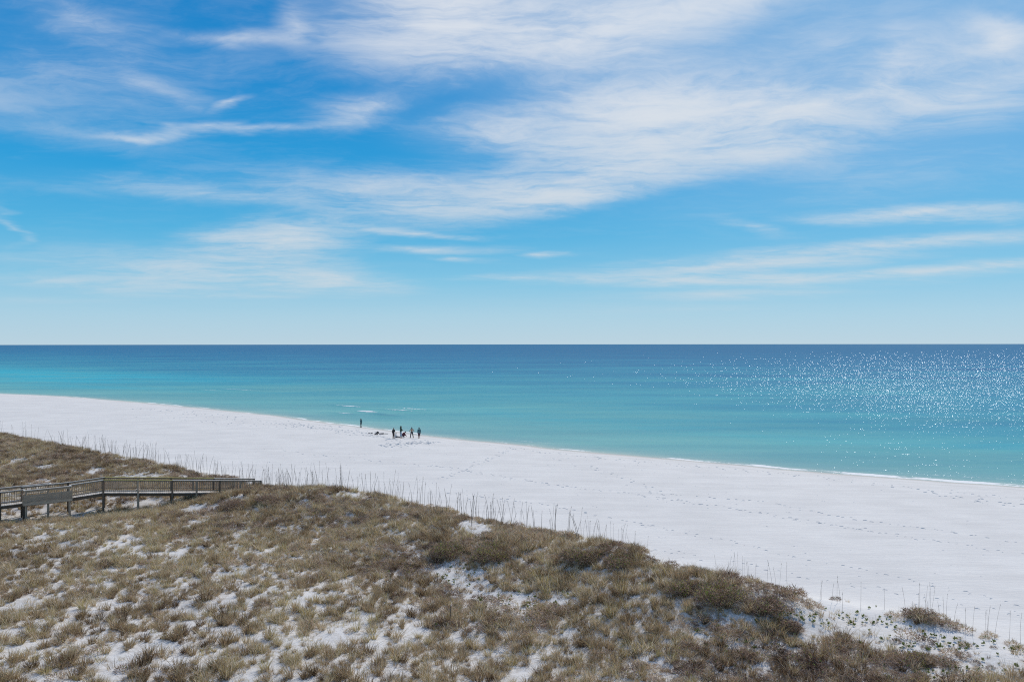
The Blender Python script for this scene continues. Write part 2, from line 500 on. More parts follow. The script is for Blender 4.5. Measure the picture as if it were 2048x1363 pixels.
# small breaking crests
foam = 1.0 * sstep(-np.abs(off - 0.35 - 0.9 * vnoise(TT / 4, TT * 0, 21)), -1.3, 0.0) * (0.35 + 0.9 * vnoise(TT / 9, TT * 0, 22))
foam = foam + 0.55 * sstep(-np.abs(off - 3.2 - 2.5 * vnoise(TT / 13, TT * 0, 25)), -0.7, 0.0) * sstep(vnoise(TT / 6, TT * 0, 26), 0.62, 0.85)
foam = foam + 0.9 * sstep(TT, -50, 0) * sstep(-np.abs(off - 1.3), -1.7, 0.0)
WZ = swell
for bpx, bpy_, ln, wd, amp in [(735, 823, 4.0, 0.7, 0.30), (800, 820, 7, 0.5, 0.22), (770, 829, 5, 0.7, 0.26), (420, 780, 16, 1.5, 0.25), (830, 817.5, 9, 0.45, 0.14), (690, 826, 5, 0.4, 0.15), (700, 812, 8, 0.6, 0.18), (480, 778, 20, 1.6, 0.15)]:
    bx, by, _ = pix(bpx, bpy_, 0.0)
    bt, bs = ts(bx, by)
    g = np.exp(-((TT - bt) / ln) ** 2 - ((SS - bs) / wd) ** 2)
    WZ = WZ + amp * g
    if bpy_ != 829:
        foam = np.maximum(foam, (0.95 if bpx == 735 else 0.66) * np.exp(-((TT - bt) / ln) ** 2 - ((SS - bs - 0.2) / (wd * 1.1)) ** 2))
foam = np.where(off < 2.6, np.minimum(foam, 1.0) * (0.30 + 0.75 * vnoise(TT / 2.3, off / 1.2, 71)), foam)
me = grid_mesh('sea', WX, WY, WZ)
set_attr(me, 'bar_and_reflection', 1.0 * sstep(-TT, 215, 380) * np.exp(-((off - 80) / 45) ** 2) + 0.35 * np.exp(-((off - 34 - 8 * vnoise(TT / 40, TT * 0, 61)) / 9) ** 2) * vnoise(TT / 30, off / 14, 62))
set_attr(me, 'offshore', off); set_attr(me, 'foam', foam)
me.materials.append(M_WATER)
tag(new_obj('sea', me), 'turquoise to deep blue sea with sun glitter', kind='structure')
#PART2

# ------------------------------------------------------------------ dune grass and brush
def blades(n, rad, hmin, hmax, spread, width, seed, droop=0.5, seg=3, dome=False):
    """one tuft as vertex / face lists with a random number per blade"""
    r = random.Random(seed)
    V, Fc, A = [], [], []
    for i in range(n):
        a = r.uniform(0, 2 * math.pi); q = rad * math.sqrt(r.random())
        bx, by = q * math.cos(a), q * math.sin(a)
        h = r.uniform(hmin, hmax)
        if dome:
            h *= math.sqrt(max(0.05, 1 - (q / rad) ** 2 * 0.85))
        az_ = a + r.gauss(0, 0.9)
        lean = abs(r.gauss(0, spread)) + 0.05 + 0.35 * q / max(rad, 1e-3) * spread
        w = width * r.uniform(0.6, 1.3)
        tw_ = r.uniform(0, math.pi)
        col_ = r.random()
        b0 = len(V)
        for k in range(seg + 1):
            u = k / seg
            l = lean * (u + droop * u * u)
            x = bx + math.cos(az_) * h * l * 0.8
            y = by + math.sin(az_) * h * l * 0.8
            z = h * (u - droop * 0.35 * lean * u * u) - 0.03
            ww = w * (1 - u) ** 0.7 * 0.5
            cx, cy = math.cos(tw_) * ww, math.sin(tw_) * ww
            if k < seg:
                V += [(x - cx, y - cy, z), (x + cx, y + cy, z)]; A += [col_, col_]
            else:
                V += [(x, y, z)]; A += [col_]
        for k in range(seg - 1):
            Fc.append((b0 + 2 * k, b0 + 2 * k + 1, b0 + 2 * k + 3, b0 + 2 * k + 2))
        Fc.append((b0 + 2 * seg - 2, b0 + 2 * seg - 1, b0 + 2 * seg))
    return V, Fc, A


def brush(n, rad, h, seed, leaf=0.0):
    """a low twiggy cushion: short crooked twigs filling a dome"""
    r = random.Random(seed)
    V, Fc, A = [], [], []
    for i in range(n):
        a = r.uniform(0, 2 * math.pi); q = rad * math.sqrt(r.random())
        top = h * math.sqrt(max(0.02, 1 - (q / rad) ** 2))
        z = r.uniform(0.1, 1.0) * top
        p = Vector((q * math.cos(a), q * math.sin(a), z))
        dr = Vector((p.x * 1.2 + r.gauss(0, 0.5) * rad, p.y * 1.2 + r.gauss(0, 0.5) * rad, h * r.uniform(0.1, 1.2))).normalized()
        ln = r.uniform(0.09, 0.24)
        sd = dr.cross(Vector((r.gauss(0, 1), r.gauss(0, 1), r.gauss(0, 1)))).normalized() * r.uniform(0.008, 0.017)
        b0 = len(V); c_ = r.random()
        V += [tuple(p - sd), tuple(p + sd), tuple(p + dr * ln)]
        A += [c_] * 3
        Fc.append((b0, b0 + 1, b0 + 2))
    for i in range(int(n * leaf)):
        a = r.uniform(0, 2 * math.pi); q = rad * math.sqrt(r.random())
        top = h * math.sqrt(max(0.02, 1 - (q / rad) ** 2))
        p = Vector((q * math.cos(a), q * math.sin(a), r.uniform(0.5, 1.08) * top))
        n1_ = Vector((r.gauss(0, 1), r.gauss(0, 1), r.gauss(0, 1))).normalized()
        n2_ = n1_.orthogonal().normalized()
        l = r.uniform(0.03, 0.06)
        b0 = len(V)
        V += [tuple(p - n1_ * l), tuple(p + n2_ * l * 0.4), tuple(p + n1_ * l), tuple(p - n2_ * l * 0.4)]
        A += [2.0 + r.random()] * 4
        Fc.append((b0, b0 + 1, b0 + 2, b0 + 3))
    return V, Fc, A


def rosette(seed):
    r = random.Random(seed)
    V, Fc, A = [], [], []
    for i in range(16):
        a = r.uniform(0, 2 * math.pi); t_ = r.uniform(0.3, 1.1); l = r.uniform(0.09, 0.17)
        base = Vector((r.gauss(0, 0.035), r.gauss(0, 0.035), r.uniform(0.02, 0.12)))
        d_ = Vector((math.cos(a) * math.sin(t_), math.sin(a) * math.sin(t_), math.cos(t_)))
        sd = d_.cross(Vector((0, 0, 1))).normalized() * l * 0.32
        b0 = len(V)
        V += [tuple(base), tuple(base + d_ * l * 0.55 - sd), tuple(base + d_ * l), tuple(base + d_ * l * 0.55 + sd)]
        A += [r.random()] * 4
        Fc.append((b0, b0 + 1, b0 + 2, b0 + 3))
    return V, Fc, A


def leaf_mesh(name, vfa, m):
    V, Fc, A = vfa
    me_ = bpy.data.meshes.new(name)
    me_.from_pydata(V, [], Fc)
    set_attr(me_, 'shade', A)
    me_.materials.append(m)
    return me_


def plant_material(name, stops, leaf_stops=None, trans=0.25):
    m, T, out = mat(name)
    sh_ = T.n('ShaderNodeAttribute', attribute_name='shade').outputs['Fac']
    ti = T.n('ShaderNodeAttribute', attribute_name='tint', attribute_type='INSTANCER').outputs['Fac']
    oi = T.n('ShaderNodeObjectInfo').outputs['Random']
    v = T.math('ADD', T.math('MULTIPLY', sh_, 0.62), T.math('MULTIPLY', ti, 0.42), clamp=True)
    c = T.ramp(v, stops)
    if leaf_stops:
        c2 = T.ramp(T.math('SUBTRACT', sh_, 2.0, clamp=True), leaf_stops)
        c = T.mix(T.math('GREATER_THAN', sh_, 1.5), c, c2)
    d_ = T.n('ShaderNodeBsdfDiffuse'); T.put(d_.inputs['Color'], c)
    tr_ = T.n('ShaderNodeBsdfTranslucent'); T.put(tr_.inputs['Color'], c)
    mx = T.n('ShaderNodeMixShader'); mx.inputs[0].default_value = trans
    T.t.links.new(d_.outputs[0], mx.inputs[1]); T.t.links.new(tr_.outputs[0], mx.inputs[2])
    T.t.links.new(mx.outputs[0], out.inputs[0])
    return m


M_GRASS = plant_material('dry_dune_grass', [(0.0, (0.09, 0.055, 0.032)), (0.20, (0.30, 0.200, 0.118)), (0.42, (0.56, 0.41, 0.26)), (0.58, (0.40, 0.31, 0.125)),
                                            (0.72, (0.74, 0.58, 0.40)), (0.88, (0.90, 0.78, 0.60)), (1.0, (0.50, 0.41, 0.16))], trans=0.30)
M_BRUSH = plant_material('dry_brush', [(0.0, (0.14, 0.088, 0.068)), (0.3, (0.36, 0.245, 0.180)), (0.6, (0.60, 0.44, 0.315)), (0.85, (0.76, 0.61, 0.45)), (1.0, (0.52, 0.40, 0.20))],
                         [(0.0, (0.16, 0.20, 0.05)), (0.5, (0.36, 0.36, 0.09)), (1.0, (0.60, 0.53, 0.18))], trans=0.27)
M_GREEN = plant_material('green_beach_plant', [(0.0, (0.11, 0.14, 0.05)), (0.5, (0.20, 0.24, 0.08)), (1.0, (0.36, 0.35, 0.14))], trans=0.4)
M_STALK = plant_material('dry_seed_stalk', [(0.0, (0.10, 0.085, 0.07)), (1.0, (0.25, 0.215, 0.17))], trans=0.05)

lib = bpy.data.collections.new('grass_library')     # sources only, not part of the scene
for k in range(6):
    lib.objects.link(bpy.data.objects.new('a_tuft_%d' % k, leaf_mesh('grass_tuft', blades(78, 0.11 + 0.02 * k, 0.24, 0.62, 0.42, 0.021, 100 + k, 0.6), M_GRASS)))
for k in range(3):
    lib.objects.link(bpy.data.objects.new('b_sparse_%d' % k, leaf_mesh('sparse_tuft', blades(26, 0.15, 0.18, 0.50, 0.45, 0.017, 200 + k, 0.5), M_GRASS)))
for k in range(4):
    lib.objects.link(bpy.data.objects.new('c_brush_%d' % k, leaf_mesh('brush', brush(210, 0.40, 0.30, 300 + k, 0.06), M_BRUSH)))
lib2 = bpy.data.collections.new('plant_library')
for k in range(4):
    lib2.objects.link(bpy.data.objects.new('d_rosette_%d' % k, leaf_mesh('rosette', rosette(400 + k), M_GREEN)))


def scatter(name, pts, idx, scl, rot, tint, coll):
    me_ = bpy.data.meshes.new(name)
    me_.vertices.add(len(pts)); me_.vertices.foreach_set('co', np.asarray(pts, np.float32).ravel())
    a = me_.attributes.new('pick', 'INT', 'POINT'); a.data.foreach_set('value', np.asarray(idx, np.int32))
    set_attr(me_, 'scl', scl); set_attr(me_, 'tint', tint)
    a = me_.attributes.new('rot', 'FLOAT_VECTOR', 'POINT'); a.data.foreach_set('vector', np.asarray(rot, np.float32).ravel())
    o = new_obj(name, me_)
    g = bpy.data.node_groups.new(name, 'GeometryNodeTree')
    g.interface.new_socket('Geometry', in_out='INPUT', socket_type='NodeSocketGeometry')
    g.interface.new_socket('Geometry', in_out='OUTPUT', socket_type='NodeSocketGeometry')
    N = g.nodes; L = g.links
    gi = N.new('NodeGroupInput'); go = N.new('NodeGroupOutput')
    ci = N.new('GeometryNodeCollectionInfo'); ci.inputs['Collection'].default_value = coll
    ci.inputs['Separate Children'].default_value = True; ci.inputs['Reset Children'].default_value = True
    ip = N.new('GeometryNodeInstanceOnPoints'); ip.inputs['Pick Instance'].default_value = True

    def na(nm, ty):
        q = N.new('GeometryNodeInputNamedAttribute'); q.data_type = ty; q.inputs['Name'].default_value = nm
        return q.outputs[0]
    L.new(gi.outputs[0], ip.inputs['Points']); L.new(ci.outputs[0], ip.inputs['Instance'])
    L.new(na('pick', 'INT'), ip.inputs['Instance Index'])
    L.new(na('rot', 'FLOAT_VECTOR'), ip.inputs['Rotation'])
    L.new(na('scl', 'FLOAT'), ip.inputs['Scale'])
    L.new(ip.outputs[0], go.inputs[0])
    md = o.modifiers.new('scatter', 'NODES'); md.node_group = g
    return o


def in_ell(px, py, cx, cy, rx, ry, rot=0.0):
    c, s_ = math.cos(R(rot)), math.sin(R(rot))
    u = (px - cx) * c + (py - cy) * s_; v = -(px - cx) * s_ + (py - cy) * c
    return (u / rx) ** 2 + (v / ry) ** 2


# bare sand the photograph shows between the plants: where, half sizes, tilt
BARE = [(1030, 1205, 120, 24, 2), (950, 1056, 42, 17, 20), (905, 1150, 80, 22, 10), (715, 992, 30, 8, 10), (820, 1003, 40, 6, 10), (300, 1006, 66, 10, -6), (300, 952, 78, 5.5, -1),
        (78, 966, 50, 9, -7), (395, 1018, 30, 9, -10), (460, 1000, 70, 3.5, -22), (30, 925, 36, 7, -15), (92, 932, 22, 5, 0), (190, 938, 22, 10, 20), (250, 918, 30, 4, 0),
        (1720, 1222, 140, 18, 12), (1900, 1275, 170, 22, 10), (1660, 1205, 50, 14, 20), (1480, 1285, 60, 14, 5), (1900, 1345, 50, 14, 5), (1640, 1265, 50, 10, 0),
        (390, 1045, 32, 8, -8), (230, 1335, 110, 10, -24), (60, 1195, 70, 9, -25), (640, 1195, 50, 8, -10), (120, 1345, 60, 8, -15), (250, 1282, 80, 6, -22),
        (1050, 1340, 45, 14, -30), (820, 1250, 25, 14, -40), (450, 1150, 26, 7, -10), (640, 1080, 18, 7, -20), (150, 1090, 50, 6, -20), (1960, 1310, 60, 10, 10)]


def frame_pts(n, tmin, tmax, smin, smax):
    t = rng.uniform(tmin, tmax, n); s = rng.uniform(smin, smax, n)
    x, y = xy(t, s)
    ok = (y > 22) & (np.abs(x) < 0.76 * y + 2)
    x, y = x[ok], y[ok]
    return x, y


def veg_density(x, y, z):
    """0 bare .. 1 closed cover"""
    t, s = ts(x, y)
    cs, cz = crest(t)
    q = s - cs
    px, py = to_pix(x, y, z)
    # patches drawn out along the wind
    u = x * 0.5 + y * 0.866; v = -x * 0.866 + y * 0.5
    n = 0.45 * fbm(u / 1.2, v / 0.75, 41, 3) + 0.55 * fbm(u / 0.46, v / 0.34, 47, 2)
    n2 = fbm(x / 7.0, y / 7.0, 43, 3)
    closed = sstep(q, 16.0, 3.0) if False else 1 - sstep(q, 5.0, 17.0)
    lo = 0.453 - 0.18 * closed - 0.10 * (n2 - 0.5) * 2
    den = sstep(n, lo - 0.07, lo + 0.07)
    edge = sstep(q, -1.6 + 1.2 * (fbm(x / 2.5, y / 2.5, 51, 3) - 0.5) * 2, 0.2)
    den = den * edge
    fall = np.exp(-in_ell(px, py, 1860, 1266, 340, 54, 11) ** 2)
    clump = np.exp(-in_ell(px, py, 1850, 1240, 55, 22, 8) ** 2)
    den = den * (1 - 0.92 * fall * (1 - clump))
    nb = 0.65 * (fbm(x / 0.8, y / 0.8, 61, 3) - 0.5)
    for e in BARE:
        den = den * (0.16 + 0.84 * sstep(in_ell(px, py, *e) + nb * 3.6, 0.30, 1.15))
    return den, q, px, py


def spaced(x, y, cell):
    key = np.floor(x / cell).astype(np.int64) * 100003 + np.floor(y / cell).astype(np.int64)
    _, i = np.unique(key, return_index=True)
    return i


lx, ly, lz = SAND_G
ldn, lq, _a, _b = veg_density(lx, np.maximum(ly, 5.0), lz)
SAND_ME.attributes['litter'].data.foreach_set('value', np.clip(ldn * 0.9 + 0.42 * sstep(lq, -0.5, 2.0), 0, 1).astype(np.float32).ravel())
gx, gy = frame_pts(210000, -135, 40, 48, 110)
i = spaced(gx, gy, 0.235); gx, gy = gx[i], gy[i]
gzv = ground(gx, gy)
den, q, px, py = veg_density(gx, gy, gzv)
keep = rng.random(len(gx)) < den * 0.82 + 0.075 * (q > -0.3) + 0.05 * (q > -3.5) * (q <= -0.3) * sstep(fbm(gx / 1.6, gy / 1.6, 57, 2), 0.5, 0.7)
gx, gy, gzv, den, q, px, py = (a[keep] for a in (gx, gy, gzv, den, q, px, py))
n = len(gx)
# brush grows on the crests, tufts everywhere
bn = fbm(gx / 3.0, gy / 3.0, 71, 3)
pb = (1 - sstep(q, 4, 15)) * sstep(bn, 0.42, 0.60) * 0.55 + 0.10 * sstep(bn, 0.5, 0.6)
red = np.exp(-in_ell(px, py, 1680, 1350, 330, 60, 0) ** 2)
pb = np.maximum(pb, 0.6 * red)
isb = rng.random(n) < pb
thin = (den < 0.5) & ~isb
idx = np.where(isb, rng.integers(9, 13, n), np.where(thin | (rng.random(n) < 0.22), rng.integers(6, 9, n), rng.integers(0, 6, n)))
scl = (0.42 + 0.80 * rng.random(n) ** 1.8) * (0.75 + 0.5 * fbm(gx / 2.0, gy / 2.0, 81, 2))
scl = np.where(isb, scl * 0.95, scl)
rot = np.stack([rng.normal(0, 0.10, n), rng.normal(0, 0.10, n), rng.uniform(0, 6.283, n)], -1)
tint = np.clip(1.6 * (fbm(gx / 5, gy / 5, 91, 3) - 0.5) + 0.5 + rng.normal(0, 0.58, n), -0.7, 1.4)
tint = tint - 0.45 * red
grass = scatter('dune_grass', np.stack([gx, gy, gzv], -1), idx, scl, rot, tint, lib)
tag(grass, 'dry brown and straw coloured grass and brush covering the dunes', 'grass', kind='stuff')
print('grass tufts', n)

# small green beach plants on the bare sand
ROS = [(1030, 1205, 150, 30, 70), (900, 1150, 90, 26, 35), (1700, 1238, 160, 20, 60), (1880, 1288, 170, 24, 60), (1450, 1290, 160, 40, 60), (1900, 1340, 140, 22, 40), (960, 1095, 120, 25, 45), (1560, 1230, 60, 20, 20)]
pp = []
for cx, cy, rx, ry, k in ROS:
    for _ in range(k):
        a = random.gauss(0, 0.5); b = random.gauss(0, 0.5)
        if cy + b * ry > 1365: continue
        pp.append(on_ground(cx + a * rx, cy + b * ry, 2.0))
pp = np.array(pp); n = len(pp)
gp = scatter('beach_plants', pp, rng.integers(0, 4, n), rng.uniform(0.35, 0.85, n), np.stack([np.zeros(n), np.zeros(n), rng.uniform(0, 6.28, n)], -1), rng.random(n), lib2)
tag(gp, 'small green leafy plants dotted over the bare dune sand', 'ground cover', kind='stuff')


# ------------------------------------------------------------------ tall seed stalks along the crest
def stalk_meshes(seed, h):
    r = random.Random(seed)
    bend = r.uniform(0.05, 0.30); az_ = r.uniform(0, 6.28)
    V, Fc, A = [], [], []
    seg, sides = 6, 3
    pts = []
    for k in range(seg + 1):
        u = k / seg
        pts.append(Vector((math.cos(az_) * bend * h * u * u, math.sin(az_) * bend * h * u * u, h * u - 0.05)))
    for k, p in enumerate(pts):
        w = 0.0102 * (1 - 0.5 * k / seg)
        for j in range(sides):
            a = j * 2 * math.pi / sides
            V.append((p.x + w * math.cos(a), p.y + w * math.sin(a), p.z)); A.append(0.4 + 0.2 * r.random())
    for k in range(seg):
        for j in range(sides):
            a = k * sides + j; b = k * sides + (j + 1) % sides
            Fc.append((a, b, b + sides, a + sides))
    st = (V, Fc, A)
    V, Fc, A = [], [], []
    for i in range(9):                           # spikelets of the drooping seed head
        u = r.uniform(0.80, 1.0); p = pts[-1].lerp(pts[-2], (1 - u) * 6 * 0.9)
        a = az_ + r.gauss(0, 0.8); l = r.uniform(0.03, 0.06)
        tip = p + Vector((math.cos(a) * l, math.sin(a) * l, -l * r.uniform(0.0, 0.7)))
        sd = Vector((-math.sin(a), math.cos(a), 0)) * 0.010
        m_ = p.lerp(tip, 0.5)
        b0 = len(V)
        V += [tuple(p), tuple(m_ + sd), tuple(tip), tuple(m_ - sd)]; A += [r.random()] * 4
        Fc.append((b0, b0 + 1, b0 + 2, b0 + 3))
    return leaf_mesh('stem', st, M_STALK), leaf_mesh('seed_head', (V, Fc, A), M_STALK)


STK = [stalk_meshes(500 + k, 1.0) for k in range(8)]
# the far, uncountable ones behind the crest
lib4 = bpy.data.collections.new('stalk_library')
for k in range(8):
    lib4.objects.link(bpy.data.objects.new('f_stalk_%d' % k, STK[k][0]))
tq = rng.uniform(-95, -18, 210)
cq, _cz = crest(tq)
xq, yq = xy(tq, cq + rng.normal(-0.6, 1.0, 210))
tag(scatter('stalk_thicket', np.column_stack([xq, yq, ground(xq, yq)]), rng.integers(0, 8, 210), rng.uniform(1.0, 2.0, 210),
            np.stack([rng.normal(0, 0.06, 210), rng.normal(0, 0.06, 210), rng.uniform(0, 6.28, 210)], -1), rng.random(210), lib4),
    'thicket of fine grey stalks along the left and middle dune crest', 'stalks', kind='stuff')
STK_GROUPS = [
    # pixel range along the crest, how many, height range, how many of them carry a seed head, label, group
    ([(-20, 872), (110, 893), (200, 908), (300, 928)], 60, (1.3, 2.4), 'thin grey seed stalk on the far left dune crest above the boardwalk', 'stalks on the far left crest'),
    ([(300, 930), (400, 950), (470, 966), (560, 976)], 62, (1.2, 2.2), 'thin grey seed stalk in the row just behind the right end of the boardwalk', 'stalks behind the boardwalk end'),
    ([(560, 978), (640, 982), (750, 990), (860, 1012)], 60, (1.2, 2.3), 'thin grey seed stalk on the crest just right of the boardwalk end', 'stalks right of the boardwalk'),
    ([(860, 1015), (1000, 1046), (1130, 1070), (1215, 1090)], 48, (1.2, 2.1), 'thin grey seed stalk along the middle of the dune crest', 'stalks on the middle crest'),
    ([(1215, 1092), (1270, 1112), (1320, 1130)], 20, (1.1, 1.9), 'thin grey seed stalk where the middle crest drops to the open sand', 'stalks at the drop of the crest'),
    ([(1450, 1165), (1500, 1172), (1590, 1190)], 16, (1.0, 1.8), 'thin grey seed stalk behind the dark leafy mound on the right', 'stalks behind the dark mound'),
    ([(1610, 1195), (1700, 1215), (1775, 1232)], 8, (1.1, 1.7), 'lone grey seed stalk in the sparse grass between the dark mound and the right tuft', 'stalks in the sparse grass'),
    ([(1795, 1240), (1850, 1240), (1900, 1250)], 17, (1.1, 1.8), 'thin grey seed stalk rising from the isolated brown tuft on the right', 'stalks in the right tuft'),
    ([(1915, 1262), (1980, 1285), (2045, 1305)], 9, (1.2, 1.9), 'tall leaning seed stalk at the far right edge of the dune', 'stalks at the right edge'),
]
k = 0
for line, cnt, (h0, h1), lab, grp in STK_GROUPS:
    L_ = np.array(line, float)
    cl = np.concatenate([[0], np.cumsum(np.hypot(*np.diff(L_, axis=0).T))])
    cen = rng.uniform(0, cl[-1], max(4, cnt // 3))
    for j in range(cnt):
        u = float(np.clip(rng.choice(cen) + rng.normal(0, 9), 0, cl[-1])) if rng.random() < 0.6 else rng.uniform(0, cl[-1])
        ppx = np.interp(u, cl, L_[:, 0]); ppy = np.interp(u, cl, L_[:, 1]) + rng.normal(2, 3.5)
        t0, s0 = ts(*pix(ppx, ppy, 2.2)[:2])
        cs0, cz0 = crest(np.array([t0]))
        s1 = float(cs0[0]) + rng.normal(-0.7, 0.9)
        wx, wy = xy(t0, s1)
        o = bpy.data.objects.new('seed_stalk', None); COL.objects.link(o)
        o.empty_display_size = 0.1
        h = rng.uniform(h0, h1) * 1.05
        o.location = (wx, wy, gz(wx, wy)); o.rotation_euler = (rng.normal(0, 0.05), rng.normal(0, 0.05), rng.uniform(0, 6.28))
        fat = 0.95 if wy > 48 else 0.58
        o.scale = (fat * (0.6 + 0.9 * rng.random()), fat, h * (1.0 if wy > 48 else 0.84))
        tag(o, lab, 'stalk', grp)
        sm, hm = STK[k % 8]
        new_obj('stem', sm, o)
        new_obj('seed_head', hm, o)['kind'] = 'stuff'
        k += 1


# ------------------------------------------------------------------ leafy dune bushes
BUSH = [
    # px, py, half width m, height m, leaves, label
    (905, 1098, 1.3, 0.75, 1.2, 'dark twiggy bush with green leaves, left of the two on the middle dune'),
    (985, 1105, 1.5, 0.80, 1.3, 'broad bush dotted with yellow green leaves at the centre of the middle dune'),
    (1165, 1105, 1.4, 0.70, 1.0, 'rounded bush with yellow leaves on the crest right of the centre'),
    (1235, 1122, 1.2, 0.60, 1.0, 'low bush with yellow leaves on the crest where it falls to the open sand'),
    (1375, 1178, 1.2, 0.70, 0.9, 'dark reddish bush at the left end of the leafy mound on the right'),
    (1440, 1190, 1.3, 0.80, 1.1, 'large dark bush with scattered yellow leaves in the mound on the right'),
    (1530, 1210, 1.1, 0.60, 0.4, 'brown twiggy bush at the right end of the leafy mound'),
    (1580, 1245, 0.6, 0.45, 0.3, 'small dark bush standing in front of the bare sand on the right'),
    (560, 990, 1.8, 0.55, 0.15, 'grey brown bush hiding the foot of the boardwalk end'),
    (470, 1000, 1.5, 0.50, 0.1, 'low grey bush in front of the boardwalk beside the sandy gap'),
    (1830, 1312, 0.7, 0.40, 1.6, 'small bright green leafy bush near the lower right corner'),
]
for bi, (bpx, bpy_, hw, hh, lf, lab) in enumerate(BUSH):
    wx, wy, wz = on_ground(bpx, bpy_ + 8, 2.6)
    o = bpy.data.objects.new('dune_bush', None); COL.objects.link(o)
    o.location = (wx, wy, wz - 0.05); o.rotation_euler = (0, 0, rng.uniform(0, 6))
    tag(o, lab, 'bush', 'leafy dune bushes')
    r = random.Random(900 + bi)
    V, Fc, A, V2, F2, A2 = [], [], [], [], [], []
    for j in range(7):
        a = r.uniform(0, 6.28); qd = hw * 0.62 * math.sqrt(r.random())
        sc_ = r.uniform(0.55, 0.9)
        v_, f_, a_ = brush(int(520 * hw), hw * 0.55 * sc_ + 0.12, hh * r.uniform(0.6, 1.0), r.randrange(10 ** 6), lf * 0.22)
        ox, oy = qd * math.cos(a), qd * math.sin(a)
        for f, in zip(f_):
            twig = a_[f[0]] < 1.5
            TV, TF, TA = (V, Fc, A) if twig else (V2, F2, A2)
            b0 = len(TV)
            for vi in f:
                TV.append((v_[vi][0] + ox, v_[vi][1] + oy, v_[vi][2])); TA.append(a_[vi])
            TF.append(tuple(range(b0, b0 + len(f))))
    new_obj('twigs', leaf_mesh('twigs', (V, Fc, A), M_BRUSH), o)['kind'] = 'stuff'
    new_obj('foliage', leaf_mesh('foliage', (V2, F2, A2), M_BRUSH), o)['kind'] = 'stuff'


# ------------------------------------------------------------------ weathered boardwalk
def wood_material(name, c0, c1, seed):
    m, T, out = mat(name)
    tcn = T.n('ShaderNodeTexCoord').outputs['Object']
    oi = T.n('ShaderNodeObjectInfo').outputs['Random']
    p = T.vmath('ADD', T.mapping(tcn, scale=(0.6, 14, 14)), T.comb(T.math('MULTIPLY', oi, 37.0), seed, 0.0))
    n1_ = T.noise(p, 1.6, 5, 0.65, 0.4)
    n2_ = T.noise(tcn, 2.5, 3, 0.5)
    f = T.math('ADD', T.math('MULTIPLY', n1_.outputs['Fac'], 0.6), T.math('ADD', T.math('MULTIPLY', n2_.outputs['Fac'], 0.25), T.math('MULTIPLY', oi, 0.30)), clamp=True)
    c = T.ramp(f, [(0.28, c0), (0.55, tuple((a + b) / 2 for a, b in zip(c0, c1))), (0.85, c1)])
    b = T.n('ShaderNodeBsdfPrincipled'); T.put(b.inputs['Base Color'], c)
    b.inputs['Roughness'].default_value = 0.85; b.inputs['Specular IOR Level'].default_value = 0.2
    bp_ = T.n('ShaderNodeBump'); bp_.inputs['Strength'].default_value = 0.5; bp_.inputs['Distance'].default_value = 0.01
    T.put(bp_.inputs['Height'], n1_.outputs['Fac']); T.t.links.new(bp_.outputs[0], b.inputs['Normal'])
    T.t.links.new(b.outputs[0], out.inputs[0])
    return m


M_WOOD = wood_material('weathered_wood', (0.20, 0.145, 0.098), (0.52, 0.40, 0.285), 1.0)
M_WOOD_L = wood_material('sunlit_wood', (0.36, 0.32, 0.28), (0.68, 0.63, 0.56), 4.0)  # paler copy for caps and decking, sunlight painted into the wood colour
M_WOOD_Y = wood_material('mossy_yellow_wood', (0.32, 0.28, 0.09), (0.55, 0.47, 0.18), 7.0)
M_WOOD_D = wood_material('dark_timber', (0.085, 0.058, 0.040), (0.21, 0.155, 0.11), 9.0)
M_SEAT = wood_material('sunlit_seat_board', (0.42, 0.33, 0.23), (0.66, 0.54, 0.40), 11.0)  # seat tops coloured pale to stand in for sun on them

_box = {}


def box_mesh(lx, ly, lz, m, bev=0.006):
    key = (round(lx, 3), round(ly, 3), round(lz, 3), m.name)
    if key in _box:
        return _box[key]
    bm = bmesh.new()
    bmesh.ops.create_cube(bm, size=1.0)
    bmesh.ops.scale(bm, vec=(lx, ly, lz), verts=bm.verts)
    bmesh.ops.bevel(bm, geom=list(bm.edges), offset=min(bev, min(lx, ly, lz) * 0.2), segments=1, affect='EDGES')
    me_ = bpy.data.meshes.new('board'); bm.to_mesh(me_); bm.free()
    me_.materials.append(m)
    _box[key] = me_
    return me_


def board(name, a, b, w, h, m, parent, roll_up=Vector((0, 0, 1))):
    """a straight timber from a to b, w wide (sideways) and h high, centred on the line"""
    a = Vector(a); b = Vector(b)
    dv = b - a
    me_ = box_mesh(dv.length, w, h, m)
    o = new_obj(name, me_, parent)
    xax = dv.normalized()
    if abs(xax.dot(roll_up)) > 0.99:
        roll_up = Vector((0, 1, 0))
    yax = roll_up.cross(xax).normalized(); zax = xax.cross(yax)
    M_ = Matrix((xax, yax, zax)).transposed().to_4x4()
    M_.translation = (a + b) / 2
    o.matrix_world = Matrix.Translation((0, 0, 0)) @ M_
    return o


WALK = [(-190, 1003, 58.3), (0, 982, 61.5), (48, 976.5, 62.5), (140, 967.5, 64.3), (207, 957.5, 65.6), (345, 958.3, 67.0), (440, 958.6, 69.5), (522, 959.2, 72.0)]
RAIL_H = 1.10
near = [at(a, b, c) for a, b, c in WALK]
WIDTH = 1.45


def offs(path, w):
    res = []
    for i_, p in enumerate(path):
        d_ = Vector((0, 0, 0))
        if i_ > 0: d_ += (p - path[i_ - 1]).normalized()
        if i_ < len(path) - 1: d_ += (path[i_ + 1] - p).normalized()
        d_.z = 0; d_.normalize()
        res.append(p + Vector((-d_.y, d_.x, 0)) * w)
    return res


